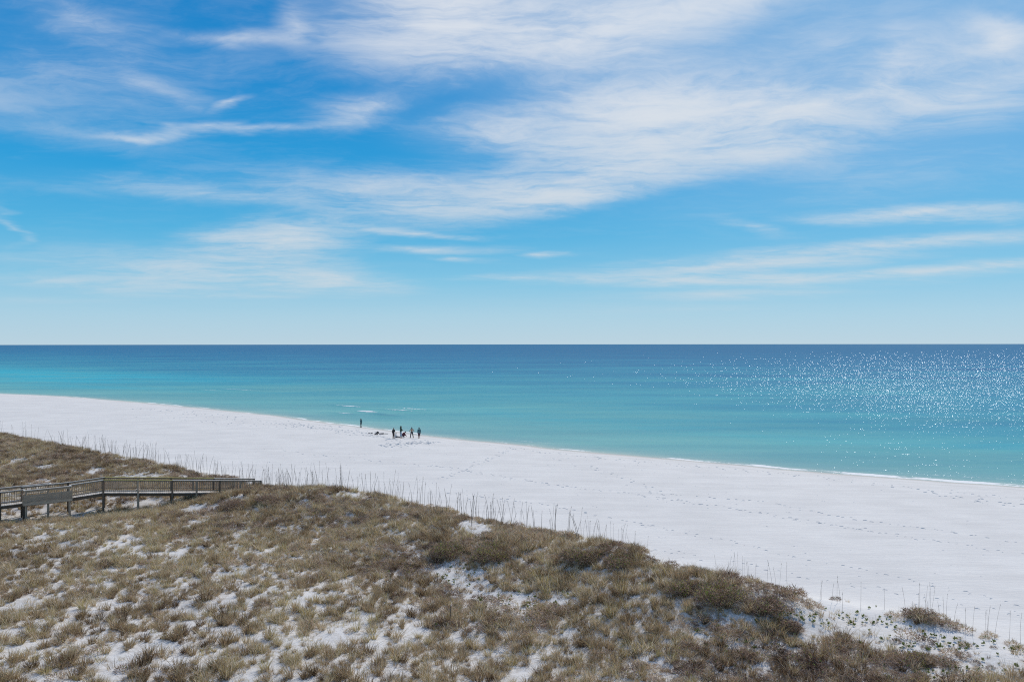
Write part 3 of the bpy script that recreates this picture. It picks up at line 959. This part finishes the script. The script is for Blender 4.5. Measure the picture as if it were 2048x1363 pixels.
far = offs(near, WIDTH)
bw = bpy.data.objects.new('boardwalk', None); COL.objects.link(bw)
tag(bw, 'long weathered grey timber boardwalk with picket railings crossing the dune on the left', 'boardwalk')
Zr = Vector((0, 0, RAIL_H))
UP = Vector((0, 0, 1))


def sub_empty(name, parent):
    o = bpy.data.objects.new(name, None); COL.objects.link(o); o.parent = parent
    return o


def railing(path, skip, capmats):
    rl = sub_empty('railing', bw)
    for i_ in range(len(path) - 1):
        if i_ in skip:
            continue
        a, b = path[i_], path[i_ + 1]
        dv = (b - a); ln = dv.length; ux = dv / ln
        board('cap_rail', a - ux * 0.02 - UP * 0.02, b + ux * 0.02 - UP * 0.02, 0.15, 0.04, capmats.get(i_, M_WOOD_L), rl)
        board('upper_rail', a - UP * 0.10, b - UP * 0.10, 0.04, 0.09, M_WOOD, rl)
        board('lower_rail', a - Zr + UP * 0.20, b - Zr + UP * 0.20, 0.04, 0.085, M_WOOD, rl)
        npk = int(ln / 0.155)
        side = Vector((-ux.y, ux.x, 0)).normalized() * 0.04
        for k_ in range(1, npk):
            p = a + ux * (k_ * ln / npk) - side
            if p.x / p.y < -0.70:
                continue
            board('baluster', p - Zr + UP * 0.14, p - UP * 0.05, 0.038, 0.038, M_WOOD, rl)
    return rl


railing(near, {2}, {4: M_WOOD_Y})
railing(far, {1}, {4: M_WOOD_Y, 5: M_WOOD_Y})


def posts(path, skip=()):
    for i_ in range(len(path) - 1):
        a, b = path[i_], path[i_ + 1]
        k_n = max(1, round((b - a).length / 2.2))
        for k_ in range(k_n + (1 if i_ == len(path) - 2 else 0)):
            p = a.lerp(b, k_ / k_n)
            g = gz(p.x, p.y)
            top = p.z - 0.03
            if i_ in skip:
                top = p.z - RAIL_H - 0.16
            board('post', (p.x, p.y, g - 0.3), (p.x, p.y, top), 0.13, 0.13, M_WOOD if k_ % 2 else M_WOOD_D, bw)


posts(near, {2}); posts(far, {1})
for i_ in range(len(near) - 1):
    a, b, c, d_ = near[i_], near[i_ + 1], far[i_], far[i_ + 1]
    dk = Vector((0, 0, -RAIL_H))
    # side beams and the deck edge, painted pale as if sunlit
    for (p, q_) in ((a, b), (c, d_)):
        inn = ((c + d_) - (a + b)).normalized() * (0.10 if p is a else -0.10)
        board('side_beam', p + dk - UP * 0.16 + inn, q_ + dk - UP * 0.16 + inn, 0.045, 0.22, M_WOOD_D, bw)
    np_ = int((b - a).length / 0.15)
    for k_ in range(np_):
        u = (k_ + 0.5) / np_
        p, q_ = a.lerp(b, u) + dk, c.lerp(d_, u) + dk
        ex = (q_ - p).normalized()
        if p.x / p.y < -0.72:
            continue
        board('deck_plank', p - ex * 0.03 + UP * random.uniform(-0.003, 0.003), q_ + ex * 0.03, (b - a).length / np_ - 0.01, 0.04, M_WOOD_L, bw)
    # cross beams on the posts
    k_n = max(1, round((b - a).length / 2.2))
    for k_ in range(k_n):
        p, q_ = a.lerp(b, k_ / k_n) + dk - UP * 0.34, c.lerp(d_, k_ / k_n) + dk - UP * 0.34
        board('cross_beam', p + Vector((0.10, 0, 0)), q_ + Vector((0.10, 0, 0)), 0.045, 0.14, M_WOOD_D, bw)
        m_ = q_ - UP * 0.35
        board('brace', p + Vector((-0.10, 0, 0)) - UP * 0.02, p.lerp(q_, 0.75) + Vector((-0.10, 0, 0)) - UP * 0.45, 0.04, 0.09, M_WOOD_D, bw)

# bench bays: the near one with a boarded back, the far one open
def bench(a, b, out, name, label, boards):
    o = bpy.data.objects.new(name, None); COL.objects.link(o)
    tag(o, label, 'bench')
    ux = (b - a).normalized(); ov = out
    a2, b2 = a + ov * 0.62, b + ov * 0.62
    dk = Vector((0, 0, -RAIL_H))
    for k_ in range(4):
        q0 = 0.05 + 0.145 * k_
        board('platform_plank', a + dk + ov * q0, b + dk + ov * q0, 0.135, 0.04, M_WOOD_L, o)
    for k_ in range(3):
        q0 = 0.16 + 0.15 * k_
        board('seat_plank', a + dk + ov * q0 + UP * 0.46 + ux * 0.08, b + dk + ov * q0 + UP * 0.46 - ux * 0.08, 0.14, 0.04, M_SEAT, o)
    for u in (0.03, 0.5, 0.97):
        p = a2.lerp(b2, u)
        g = gz(p.x, p.y)
        board('leg', (p.x, p.y, g - 0.3), (p.x, p.y, p.z - 0.04), 0.12, 0.12, M_WOOD, o)
        p3 = a.lerp(b, u) + dk + UP * 0.2 + ov * 0.30
        board('seat_support', p3 - UP * 0.2, p3 + UP * 0.23, 0.09, 0.09, M_WOOD_D, o)
    board('cap_rail', a2 - ux * 0.06 - UP * 0.02, b2 + ux * 0.06 - UP * 0.02, 0.16, 0.04, M_WOOD_L, o)
    board('cap_rail', a - UP * 0.022 + ov * 0.0, a2 - UP * 0.022 - ov * 0.08, 0.14, 0.036, M_WOOD_L, o)
    board('cap_rail', b - UP * 0.022 + ov * 0.0, b2 - UP * 0.022 - ov * 0.08, 0.14, 0.036, M_WOOD_L, o)
    board('upper_rail', a2 - UP * 0.12, b2 - UP * 0.12, 0.04, 0.14, M_WOOD, o)
    for k_ in range(boards):
        zz = -RAIL_H - 0.10 + 0.205 * k_ + 0.10
        board('back_board', a2 + UP * zz + ov * 0.085 - ux * 0.08, b2 + UP * zz + ov * 0.085 + ux * 0.08, 0.035, 0.198, M_WOOD, o)
        board('side_board', a + UP * zz - ux * 0.09, a2 + UP * zz - ux * 0.09 + ov * 0.05, 0.035, 0.198, M_WOOD, o)
        board('side_board', b + UP * zz + ux * 0.09, b2 + UP * zz + ux * 0.09 + ov * 0.05, 0.035, 0.198, M_WOOD, o)
    return o


nrm = (far[2] - near[2]).normalized(); nrm.z = 0; nrm.normalize()
bench(near[2], near[3], -nrm, 'bench', 'bench bay with boarded back on the near side of the boardwalk', 4)
bench(far[1], far[2] + (far[3] - far[2]) * 0.62, nrm, 'bench', 'open bench bay with pale seat on the far side of the boardwalk', 0)

# ------------------------------------------------------------------ marker stake
wx, wy, wz = on_ground(900, 1246, 1.8)
stk = bpy.data.objects.new('marker_stake', None); COL.objects.link(stk)
tag(stk, 'thin dark wooden stake standing alone in the grass below the centre', 'stake')
board('shaft', (wx, wy, wz - 0.3), (wx + 0.02, wy, wz + 0.85), 0.034, 0.03, M_WOOD_D, stk)
board('tip', (wx + 0.02, wy, wz + 0.853), (wx + 0.022, wy, wz + 0.89), 0.024, 0.022, M_WOOD_D, stk)


# ------------------------------------------------------------------ footprints: kicked-up rims of sand
def rim(seed):
    r = random.Random(seed)
    bm = bmesh.new()
    nr = 7
    for a_, (ln_, ht) in enumerate([(0.0, 0.0)]):
        pass
    ring0, ring1, ring2 = [], [], []
    for j in range(nr):
        a = -0.4 + j / (nr - 1) * (math.pi + 0.8)
        c_, s_ = math.cos(a), math.sin(a)
        taper = math.sin(math.pi * j / (nr - 1)) * 0.9 + 0.1
        ring0.append(bm.verts.new((c_ * 0.17, s_ * 0.10, -0.02)))
        ring1.append(bm.verts.new((c_ * 0.21, s_ * 0.13, 0.045 * taper * r.uniform(0.7, 1.2))))
        ring2.append(bm.verts.new((c_ * 0.29, s_ * 0.20, -0.02)))
    for j in range(nr - 1):
        bm.faces.new((ring0[j], ring0[j + 1], ring1[j + 1], ring1[j]))
        bm.faces.new((ring1[j], ring1[j + 1], ring2[j + 1], ring2[j]))
    bmesh.ops.recalc_face_normals(bm, faces=bm.faces)
    me_ = bpy.data.meshes.new('footprint'); bm.to_mesh(me_); bm.free()
    me_.materials.append(M_SAND)
    return me_


lib3 = bpy.data.collections.new('print_library')
for k in range(4):
    lib3.objects.link(bpy.data.objects.new('e_print_%d' % k, rim(600 + k)))
TRACKS = [  # polyline in photograph pixels, spacing m, sideways wander m, size
    ([(860, 930), (1100, 968), (1300, 992), (1482, 1020), (1716, 1058), (1848, 1078), (2080, 1116)], 0.42, 0.30, 1.0),
    ([(1300, 985), (1526, 1003), (1683, 1034), (1921, 1067), (2080, 1094)], 0.6, 0.08, 1.0),
    ([(900, 985), (1100, 1010), (1300, 1051), (1464, 1084), (1592, 1113), (1740, 1142), (1900, 1178), (2060, 1215)], 0.55, 0.14, 1.05),
    ([(1320, 1095), (1500, 1130), (1700, 1172), (1850, 1190), (2060, 1235)], 0.65, 0.25, 1.0),
    ([(1016, 900), (960, 925), (924, 941), (880, 958)], 0.6, 0.3, 1.0),
    ([(560, 900), (700, 915), (860, 932)], 0.8, 0.5, 0.9),
    ([(230, 829), (320, 834), (400, 842), (540, 852)], 1.1, 0.9, 1.2),
    ([(280, 815), (450, 832), (600, 850), (740, 868)], 0.55, 2.2, 1.25),
    ([(560, 845), (650, 855), (760, 872), (860, 886)], 0.22, 1.7, 1.3),
    ([(770, 893), (810, 886), (862, 884)], 0.10, 1.1, 1.3),
    ([(1000, 895), (1300, 925), (1600, 950), (1900, 985), (2070, 1000)], 0.6, 0.7, 1.0),
    ([(1850, 985), (1960, 1000), (2060, 1015)], 0.3, 0.8, 1.1),
    ([(1000, 1060), (1200, 1080), (1330, 1110), (1500, 1150)], 1.0, 0.6, 0.9),
    ([(1100, 915), (1200, 940), (1300, 975), (1400, 1010)], 1.0, 0.3, 0.9),
]
fp, fs, fr_ = [], [], []
for line, sp, wander, size in TRACKS:
    w_ = [np.array(on_ground(a, b, 1.3)) for a, b in line]
    side_ = 1
    for a, b in zip(w_[:-1], w_[1:]):
        ln = np.linalg.norm(b - a); hd = math.atan2(b[1] - a[1], b[0] - a[0])
        nx = np.array([-math.sin(hd), math.cos(hd)])
        for u in np.arange(0, ln, sp):
            side_ = -side_
            p = a[:2] + (b - a)[:2] * u / ln + nx * (side_ * 0.12 + rng.normal(0, wander)) + rng.normal(0, 0.12, 2)
            if rng.random() < 0.15: continue
            fp.append((p[0], p[1])); fs.append(size * rng.uniform(0.40, 0.85)); fr_.append((0, 0, rng.uniform(-0.9, 0.9)))
# loose pits all over the beach
ft = rng.uniform(-150, 25, 500); fsx = rng.uniform(6, 52, 500)
for a, b in zip(ft, fsx):
    p = xy(a, b); fp.append(p); fs.append(rng.uniform(0.25, 0.55)); fr_.append((0, 0, rng.uniform(0, 6.28)))
fp = np.array(fp); fs = np.array(fs) * np.where(fp[:, 1] < 58, 0.78, 1.0); fz = ground(fp[:, 0], fp[:, 1])
n = len(fp)
fo = scatter('footprints', np.column_stack([fp, fz]), rng.integers(0, 4, n), fs, fr_, rng.random(n), lib3)
# the rims rise on the landward side of every print
tag(fo, 'lines of footprints trodden into the white sand', 'footprints', kind='stuff')
#PART3

# ------------------------------------------------------------------ people on the beach
def plain_material(name, c, rough=0.85, var=0.25):
    m, T, out = mat(name)
    p = T.n('ShaderNodeTexCoord').outputs['Object']
    n_ = T.noise(p, 9.0, 3, 0.6)
    lo_ = tuple(v * (1 - var) for v in c); hi_ = tuple(min(1, v * (1 + var)) for v in c)
    col_ = T.mix(n_.outputs['Fac'], (*lo_, 1), (*hi_, 1))
    b = T.n('ShaderNodeBsdfPrincipled'); T.put(b.inputs['Base Color'], col_)
    b.inputs['Roughness'].default_value = rough; b.inputs['Specular IOR Level'].default_value = 0.25
    T.t.links.new(b.outputs[0], out.inputs[0])
    return m


SKIN = plain_material('skin', (0.36, 0.21, 0.145), 0.6, 0.1)
SKIN_T = plain_material('tanned_skin', (0.40, 0.22, 0.14), 0.55, 0.1)
HAIR_D = plain_material('dark_hair', (0.02, 0.015, 0.012), 0.5)
HAIR_R = plain_material('auburn_hair', (0.14, 0.045, 0.025), 0.5)
EYE = plain_material('eye', (0.03, 0.025, 0.02), 0.2, 0.0)
CL = {k: plain_material(k + '_cloth', v) for k, v in dict(
    black=(0.03, 0.03, 0.034), charcoal=(0.05, 0.052, 0.06), green=(0.055, 0.085, 0.060), teal=(0.06, 0.14, 0.155), paleblue=(0.38, 0.44, 0.50),
    maroon=(0.17, 0.05, 0.055), plum=(0.09, 0.04, 0.055), white=(0.62, 0.61, 0.60), brown=(0.065, 0.045, 0.040), navy=(0.02, 0.03, 0.05), rose=(0.42, 0.22, 0.22)).items()}


def capsule(bm, a, b, ra, rb, fl=1.0):
    """tapered limb piece with round ends"""
    a = Vector(a); b = Vector(b)
    d_ = b - a
    if d_.length < 1e-5:
        d_ = Vector((0, 0, 1e-4))
    q_ = d_.to_track_quat('Z', 'Y').to_matrix().to_4x4()
    bmesh.ops.create_cone(bm, cap_ends=True, segments=12, radius1=ra, radius2=rb, depth=d_.length, matrix=Matrix.Translation((a + b) / 2) @ q_)
    for p, r_ in ((a, ra), (b, rb)):
        bmesh.ops.create_icosphere(bm, subdivisions=2, radius=r_, matrix=Matrix.Translation(p))


def ellipsoid(bm, c, r3):
    bmesh.ops.create_icosphere(bm, subdivisions=3, radius=1.0, matrix=Matrix.Translation(c) @ Matrix.Diagonal((*r3, 1)))


def fuse(name, bm, voxel, m, parent, ratio=0.35):
    """melt overlapping pieces into one continuous skin"""
    me_ = bpy.data.meshes.new(name); bm.to_mesh(me_); bm.free()
    t_ = bpy.data.objects.new('melt', me_); COL.objects.link(t_)
    r_ = t_.modifiers.new('r', 'REMESH'); r_.mode = 'VOXEL'; r_.voxel_size = voxel
    s_ = t_.modifiers.new('s', 'SMOOTH'); s_.iterations = 2; s_.factor = 0.5
    d_ = t_.modifiers.new('d', 'DECIMATE'); d_.ratio = ratio
    dg = bpy.context.evaluated_depsgraph_get(); dg.update()
    res = bpy.data.meshes.new_from_object(t_.evaluated_get(dg))
    bpy.data.objects.remove(t_); bpy.data.meshes.remove(me_)
    res.name = name
    res.materials.clear(); res.materials.append(m)
    res.polygons.foreach_set('use_smooth', np.ones(len(res.polygons), bool))
    return new_obj(name, res, parent)


def stand_pose(stance=0.11, step=0.0, lean=0.0, armL=(0.25, -0.02, 1.13, 0.27, 0.08, 0.90), armR=(0.25, -0.02, 1.13, 0.27, 0.08, 0.90)):
    J = dict(pelvis=(0, 0, 0.96), waist=(0, 0.0 + lean * 0.3, 1.12), chest=(0, lean * 0.7, 1.33), neck=(0, lean, 1.50), head=(0, lean + 0.03, 1.64))
    for sg, nm, ar, st in ((1, 'L', armL, step), (-1, 'R', armR, -step)):
        J['sh' + nm] = (sg * 0.185, lean * 0.85, 1.43)
        J['el' + nm] = (sg * ar[0], ar[1] + lean * 0.5, ar[2]); J['wr' + nm] = (sg * ar[3], ar[4] + lean * 0.4, ar[5])
        J['hip' + nm] = (sg * 0.095, 0, 0.91)
        J['kn' + nm] = (sg * (0.095 + (stance - 0.095) * 0.55), st * 0.45 + 0.03, 0.49)
        J['an' + nm] = (sg * stance, st, 0.09)
        J['toe' + nm] = (sg * (stance + 0.025), st + 0.17, 0.035)
    return J


def build_person(loc, facing, height, J, label, top=None, bottom=None, skin=SKIN, hair=HAIR_D, top_len=0.93, sleeve=1.0, leg_cover=1.0, hat=None, hood=False, bag=None, long_hair=0.0):
    k_ = height / 1.75
    o = bpy.data.objects.new('person', None); COL.objects.link(o)
    o.location = loc; o.rotation_euler = (0, 0, facing); o.scale = (k_, k_, k_)
    tag(o, label, 'person')
    j = {a: Vector(b) for a, b in J.items()}
    bm = bmesh.new()
    up = (j['head'] - j['neck']).normalized()
    ellipsoid(bm, j['pelvis'], (0.155, 0.115, 0.11))
    capsule(bm, j['pelvis'], j['waist'], 0.115, 0.105); ellipsoid(bm, j['waist'], (0.135, 0.098, 0.10))
    ellipsoid(bm, j['chest'], (0.165, 0.11, 0.15)); capsule(bm, j['waist'], j['chest'], 0.105, 0.115)
    capsule(bm, j['chest'], j['neck'], 0.085, 0.055); capsule(bm, j['neck'], j['head'] - up * 0.06, 0.054, 0.056)
    ellipsoid(bm, j['head'] + up * 0.01, (0.077, 0.094, 0.115)); ellipsoid(bm, j['head'] + Vector((0, 0.035, -0.06)), (0.052, 0.055, 0.055))
    capsule(bm, j['head'] + Vector((0, 0.088, 0.005)), j['head'] + Vector((0, 0.108, -0.025)), 0.010, 0.015)      # nose
    capsule(bm, j['head'] + Vector((-0.02, 0.082, -0.060)), j['head'] + Vector((0.02, 0.082, -0.060)), 0.010, 0.010)  # mouth
    for sg, nm in ((1, 'L'), (-1, 'R')):
        ellipsoid(bm, j['head'] + Vector((sg * 0.080, -0.005, -0.01)), (0.014, 0.022, 0.032))
        capsule(bm, j['chest'] + Vector((0, 0, 0.08)), j['sh' + nm], 0.07, 0.062)
        capsule(bm, j['sh' + nm], j['el' + nm], 0.056, 0.042); capsule(bm, j['el' + nm], j['wr' + nm], 0.042, 0.028)
        fd_ = (j['wr' + nm] - j['el' + nm]).normalized()
        sd_ = fd_.cross(Vector((sg, 0.15, 0))).normalized()
        palm = j['wr' + nm] + fd_ * 0.075
        nn = fd_.cross(sd_).normalized()
        capsule(bm, j['wr' + nm], palm, 0.026, 0.024)
        for f_, (of, ln_) in enumerate(((0.030, 0.075), (0.011, 0.085), (-0.009, 0.080), (-0.028, 0.062))):
            r0 = palm + sd_ * of; kn_ = r0 + fd_ * ln_ * 0.55
            capsule(bm, palm.lerp(r0, 0.8), r0, 0.016, 0.011)
            capsule(bm, r0, kn_, 0.0105, 0.0095)
            capsule(bm, kn_, kn_ + (fd_ * 0.8 + nn * sg * 0.6).normalized() * ln_ * 0.5, 0.0095, 0.008)
        th = j['wr' + nm] + fd_ * 0.03 + sd_ * 0.024
        capsule(bm, th, th + (fd_ + sd_ * 0.9).normalized() * 0.05, 0.013, 0.0105)
        capsule(bm, th + (fd_ + sd_ * 0.9).normalized() * 0.05, th + (fd_ + sd_ * 0.9).normalized() * 0.05 + fd_ * 0.032, 0.0105, 0.009)
        capsule(bm, j['hip' + nm], j['kn' + nm], 0.088, 0.058); capsule(bm, j['kn' + nm], j['kn' + nm].lerp(j['an' + nm], 0.35), 0.055, 0.056)
        capsule(bm, j['kn' + nm].lerp(j['an' + nm], 0.35), j['an' + nm], 0.056, 0.038)
        capsule(bm, j['an' + nm] + Vector((0, -0.03, -0.035)), j['toe' + nm], 0.034, 0.027)
    fuse('body', bm, 0.0095, skin, o, 0.30)
    for sg in (1, -1):
        bm = bmesh.new(); ellipsoid(bm, j['head'] + Vector((sg * 0.031, 0.083, 0.008)), (0.012, 0.008, 0.008))
        me_ = bpy.data.meshes.new('eye'); bm.to_mesh(me_); bm.free(); me_.materials.append(EYE)
        new_obj('eye', me_, o)
    # hair, cap or hood
    bm = bmesh.new()
    ellipsoid(bm, j['head'] + up * 0.035 + Vector((0, -0.018, 0)), (0.086, 0.098, 0.105))
    ellipsoid(bm, j['head'] + Vector((0, -0.045, -0.02)), (0.080, 0.070, 0.090))
    if long_hair:
        capsule(bm, j['head'] + Vector((0, -0.06, 0)), j['head'] + Vector((0, -0.11, -long_hair)), 0.075, 0.06)
    fuse('hair', bm, 0.014, hair, o, 0.3)
    if hat:
        bm = bmesh.new()
        ellipsoid(bm, j['head'] + up * 0.07, (0.098, 0.108, 0.075))
        ellipsoid(bm, j['head'] + up * 0.060 + Vector((0, 0.10, 0)), (0.085, 0.11, 0.013))
        fuse('cap', bm, 0.012, hat, o, 0.3)
    if hood:
        bm = bmesh.new()
        ellipsoid(bm, j['head'] + Vector((0, -0.035, 0.02)), (0.115, 0.115, 0.145)); capsule(bm, j['head'] + Vector((0, -0.06, -0.05)), j['neck'] + Vector((0, -0.06, -0.04)), 0.10, 0.12)
        fuse('hood', bm, 0.016, top, o, 0.3)
    if top:
        bm = bmesh.new()
        dn = (j['pelvis'] - j['waist']).normalized()
        hem = j['pelvis'] + dn * (0.96 - top_len)
        ellipsoid(bm, j['chest'], (0.190, 0.135, 0.165)); ellipsoid(bm, j['waist'], (0.168, 0.132, 0.13)); ellipsoid(bm, j['pelvis'], (0.180, 0.142, 0.10))
        capsule(bm, j['waist'], j['chest'], 0.125, 0.130); capsule(bm, j['waist'], hem, 0.135, 0.135)
        capsule(bm, j['chest'], j['neck'] - (j['neck'] - j['chest']).normalized() * 0.02, 0.11, 0.072)
        for nm in 'LR':
            capsule(bm, j['chest'] + Vector((0, 0, 0.08)), j['sh' + nm], 0.085, 0.080)
            capsule(bm, j['sh' + nm], j['sh' + nm].lerp(j['el' + nm], min(1, sleeve * 2)), 0.074, 0.062)
            if sleeve > 0.5:
                capsule(bm, j['el' + nm], j['el' + nm].lerp(j['wr' + nm], min(0.95, sleeve * 2 - 1)), 0.062, 0.048)
        fuse('top', bm, 0.016, top, o, 0.3)
    if bottom:
        bm = bmesh.new()
        ellipsoid(bm, j['pelvis'], (0.172, 0.132, 0.115))
        for nm in 'LR':
            capsule(bm, j['pelvis'], j['hip' + nm], 0.115, 0.110)
            capsule(bm, j['hip' + nm], j['hip' + nm].lerp(j['kn' + nm], min(1, leg_cover * 2)), 0.108, 0.082)
            if leg_cover > 0.5:
                capsule(bm, j['kn' + nm], j['kn' + nm].lerp(j['an' + nm], min(0.95, leg_cover * 2 - 1)), 0.082, 0.064)
        fuse('trousers' if leg_cover > 0.6 else 'shorts', bm, 0.014, bottom, o, 0.3)
    return o


def foot(px, py):
    return on_ground(px, py, 0.9)


A_DOWN = (0.25, -0.02, 1.13, 0.27, 0.08, 0.90)
A_HIP = (0.36, -0.06, 1.16, 0.20, 0.07, 1.02)
A_FRONT = (0.24, 0.06, 1.14, 0.10, 0.24, 1.16)
# camera looks along +Y, so a figure turned by 0 shows its back
P = [
    (foot(722, 853.6), R(60), 1.62, stand_pose(0.09, 0.16, 0.02, A_DOWN, (0.24, -0.08, 1.14, 0.27, -0.12, 0.92)),
     'person in dark grey top and black trousers walking alone at the waterline', dict(top=CL['teal'], bottom=CL['black'], hood=False, long_hair=0.16)),
    (foot(787, 876.2), R(-28), 1.62, stand_pose(0.09, 0.03, 0.03, A_FRONT, A_DOWN),
     'person in black with reddish hair standing at the left end of the group', dict(top=CL['black'], bottom=CL['brown'], hair=HAIR_R)),
    (foot(801.5, 875.4), R(-60), 1.86, stand_pose(0.10, 0.05, 0.02, A_FRONT, A_FRONT),
     'tall person in dark green hooded jacket and pale blue trousers standing beside the crouched one', dict(top=CL['green'], bottom=CL['paleblue'], hood=True, leg_cover=0.78, top_len=0.78, skin=SKIN_T)),
    (foot(823.5, 875.2), R(8), 1.70, stand_pose(0.24, 0.02, 0.0, A_HIP, A_HIP),
     'bare-backed person in dark trousers standing with legs apart, second from the right', dict(top=None, bottom=CL['charcoal'], skin=SKIN_T, leg_cover=0.95)),
    (foot(838.2, 875.8), R(25), 1.70, stand_pose(0.11, 0.04, 0.01, A_DOWN, A_DOWN),
     'person in teal top, dark shorts and black cap at the right end of the group', dict(top=CL['teal'], bottom=CL['plum'], hat=CL['black'], leg_cover=0.62, top_len=0.86)),
]
for loc, fc, h, J, lab, kw in P:
    build_person(loc, fc, h, J, lab, **kw)

# child sitting on the sand with legs stretched out
J = dict(pelvis=(0, 0, 0.13), waist=(0, -0.03, 0.30), chest=(0, -0.02, 0.50), neck=(0, 0.02, 0.67), head=(0, 0.05, 0.81))
for sg, nm in ((1, 'L'), (-1, 'R')):
    J['sh' + nm] = (sg * 0.18, -0.01, 0.60); J['el' + nm] = (sg * 0.24, 0.12, 0.38); J['wr' + nm] = (sg * 0.17, 0.30, 0.26)
    J['hip' + nm] = (sg * 0.095, 0.02, 0.12); J['kn' + nm] = (sg * 0.14, 0.44, 0.17); J['an' + nm] = (sg * 0.16, 0.84, 0.07); J['toe' + nm] = (sg * 0.18, 0.88, 0.20)
build_person(foot(791.5, 874.2), R(-85), 1.45, J, 'small person in white top and dark trousers sitting on the sand with legs stretched out',
             top=CL['white'], bottom=CL['navy'], hair=HAIR_D, leg_cover=0.85, top_len=0.94)
# person crouching, bent over the sand
J = dict(pelvis=(0, -0.10, 0.26), waist=(0, -0.02, 0.42), chest=(0, 0.16, 0.58), neck=(0, 0.30, 0.68), head=(0, 0.40, 0.76))
for sg, nm in ((1, 'L'), (-1, 'R')):
    J['sh' + nm] = (sg * 0.18, 0.24, 0.62); J['el' + nm] = (sg * 0.24, 0.34, 0.38); J['wr' + nm] = (sg * 0.18, 0.50, 0.19)
    J['hip' + nm] = (sg * 0.10, -0.08, 0.25); J['kn' + nm] = (sg * 0.18, 0.30, 0.34); J['an' + nm] = (sg * 0.14, 0.06, 0.09); J['toe' + nm] = (sg * 0.16, 0.22, 0.035)
build_person(foot(805.6, 872.6), R(-70), 1.75, J, 'person in dark red crouching and bending forward beside the tall one',
             top=CL['maroon'], bottom=CL['plum'], hair=HAIR_D, leg_cover=0.9)


# ------------------------------------------------------------------ bags and clothes dropped by the water
def heap(px, py, w_, d_, h_, m, name, label, cat, rotz, seed, extra=None):
    wx_, wy_, wz_ = on_ground(px, py, 0.8)
    r = random.Random(seed)
    o = bpy.data.objects.new(name, None); COL.objects.link(o)
    o.location = (wx_, wy_, wz_ - 0.02); o.rotation_euler = (0, 0, rotz)
    tag(o, label, cat, 'things left on the sand')
    bm = bmesh.new()
    for _ in range(9):
        x_ = r.uniform(-0.4, 0.4) * w_; y_ = r.uniform(-0.35, 0.35) * d_
        ellipsoid(bm, (x_, y_, h_ * r.uniform(0.2, 0.5)), (w_ * r.uniform(0.15, 0.28), d_ * r.uniform(0.18, 0.32), h_ * r.uniform(0.3, 0.55)))
    capsule(bm, (-w_ * 0.4, 0, h_ * 0.25), (w_ * 0.4, 0, h_ * 0.25), h_ * 0.3, h_ * 0.28)
    fuse('cloth' if cat != 'bag' else 'bag_body', bm, 0.025, m, o, 0.5)
    if cat == 'bag':
        bm = bmesh.new()
        for k__ in range(9):
            a0 = math.pi * k__ / 9; a1 = math.pi * (k__ + 1) / 9
            capsule(bm, (math.cos(a0) * w_ * 0.22, 0, h_ * 0.55 + math.sin(a0) * h_ * 0.45), (math.cos(a1) * w_ * 0.22, 0, h_ * 0.55 + math.sin(a1) * h_ * 0.45), 0.018, 0.018)
        fuse('handle', bm, 0.012, m, o, 0.4)
    return o


heap(741, 865.8, 0.75, 0.5, 0.16, CL['charcoal'], 'crumpled_towel', 'flat dark towel lying at the left end of the dropped things', 'towel', 0.2, 1)
heap(751.5, 868.3, 0.65, 0.5, 0.20, CL['black'], 'backpack', 'low black bag nearest the camera among the dropped things', 'bag', -0.3, 2)
heap(755, 865.4, 0.50, 0.42, 0.34, CL['black'], 'duffel_bag', 'upright black bag in the middle of the dropped things', 'bag', 0.5, 3)
heap(763, 867.0, 0.70, 0.45, 0.24, CL['navy'], 'folded_clothes', 'dark heap of clothes right of the bags on the sand', 'clothes', 0.1, 4)
heap(770, 866.6, 0.8, 0.3, 0.10, CL['charcoal'], 'clothes_strip', 'thin dark strip of cloth at the right end of the dropped things', 'clothes', 0.0, 5)

# ------------------------------------------------------------------ far ship on the horizon
sx, sy = (575 - 1024) / F * 9500, 9500.0
ship = bpy.data.objects.new('ship', None); COL.objects.link(ship)
ship.scale = (0.5, 0.5, 0.55); ship.location = (sx, sy, 0); ship.rotation_euler = (0, 0, R(60))
tag(ship, 'tiny grey ship on the horizon left of the centre', 'ship')
M_SHIP = plain_material('hazed_ship_paint', (0.30, 0.36, 0.42), 0.6)  # lightened grey, with the distance haze put into the colour


def prism(name, outline, z0, z1, m, parent):
    bm = bmesh.new()
    lo_ = [bm.verts.new((x_, y_, z0)) for x_, y_ in outline]; hi_ = [bm.verts.new((x_ * 1.06, y_ * 1.08, z1)) for x_, y_ in outline]
    bm.faces.new(lo_[::-1]); bm.faces.new(hi_)
    for k__ in range(len(outline)):
        k2 = (k__ + 1) % len(outline)
        bm.faces.new((lo_[k__], lo_[k2], hi_[k2], hi_[k__]))
    me_ = bpy.data.meshes.new(name); bm.to_mesh(me_); bm.free(); me_.materials.append(m)
    return new_obj(name, me_, parent)


prism('hull', [(-16, -3.5), (10, -3.5), (15, -1.5), (18, 0), (15, 1.5), (10, 3.5), (-16, 3.5)], -1, 4, M_SHIP, ship)
prism('superstructure', [(-13, -3), (-4, -3), (-4, 3), (-13, 3)], 4.01, 11, M_SHIP, ship)
prism('mast', [(-9, -0.4), (-8, -0.4), (-8, 0.4), (-9, 0.4)], 11.5, 17, M_SHIP, ship)
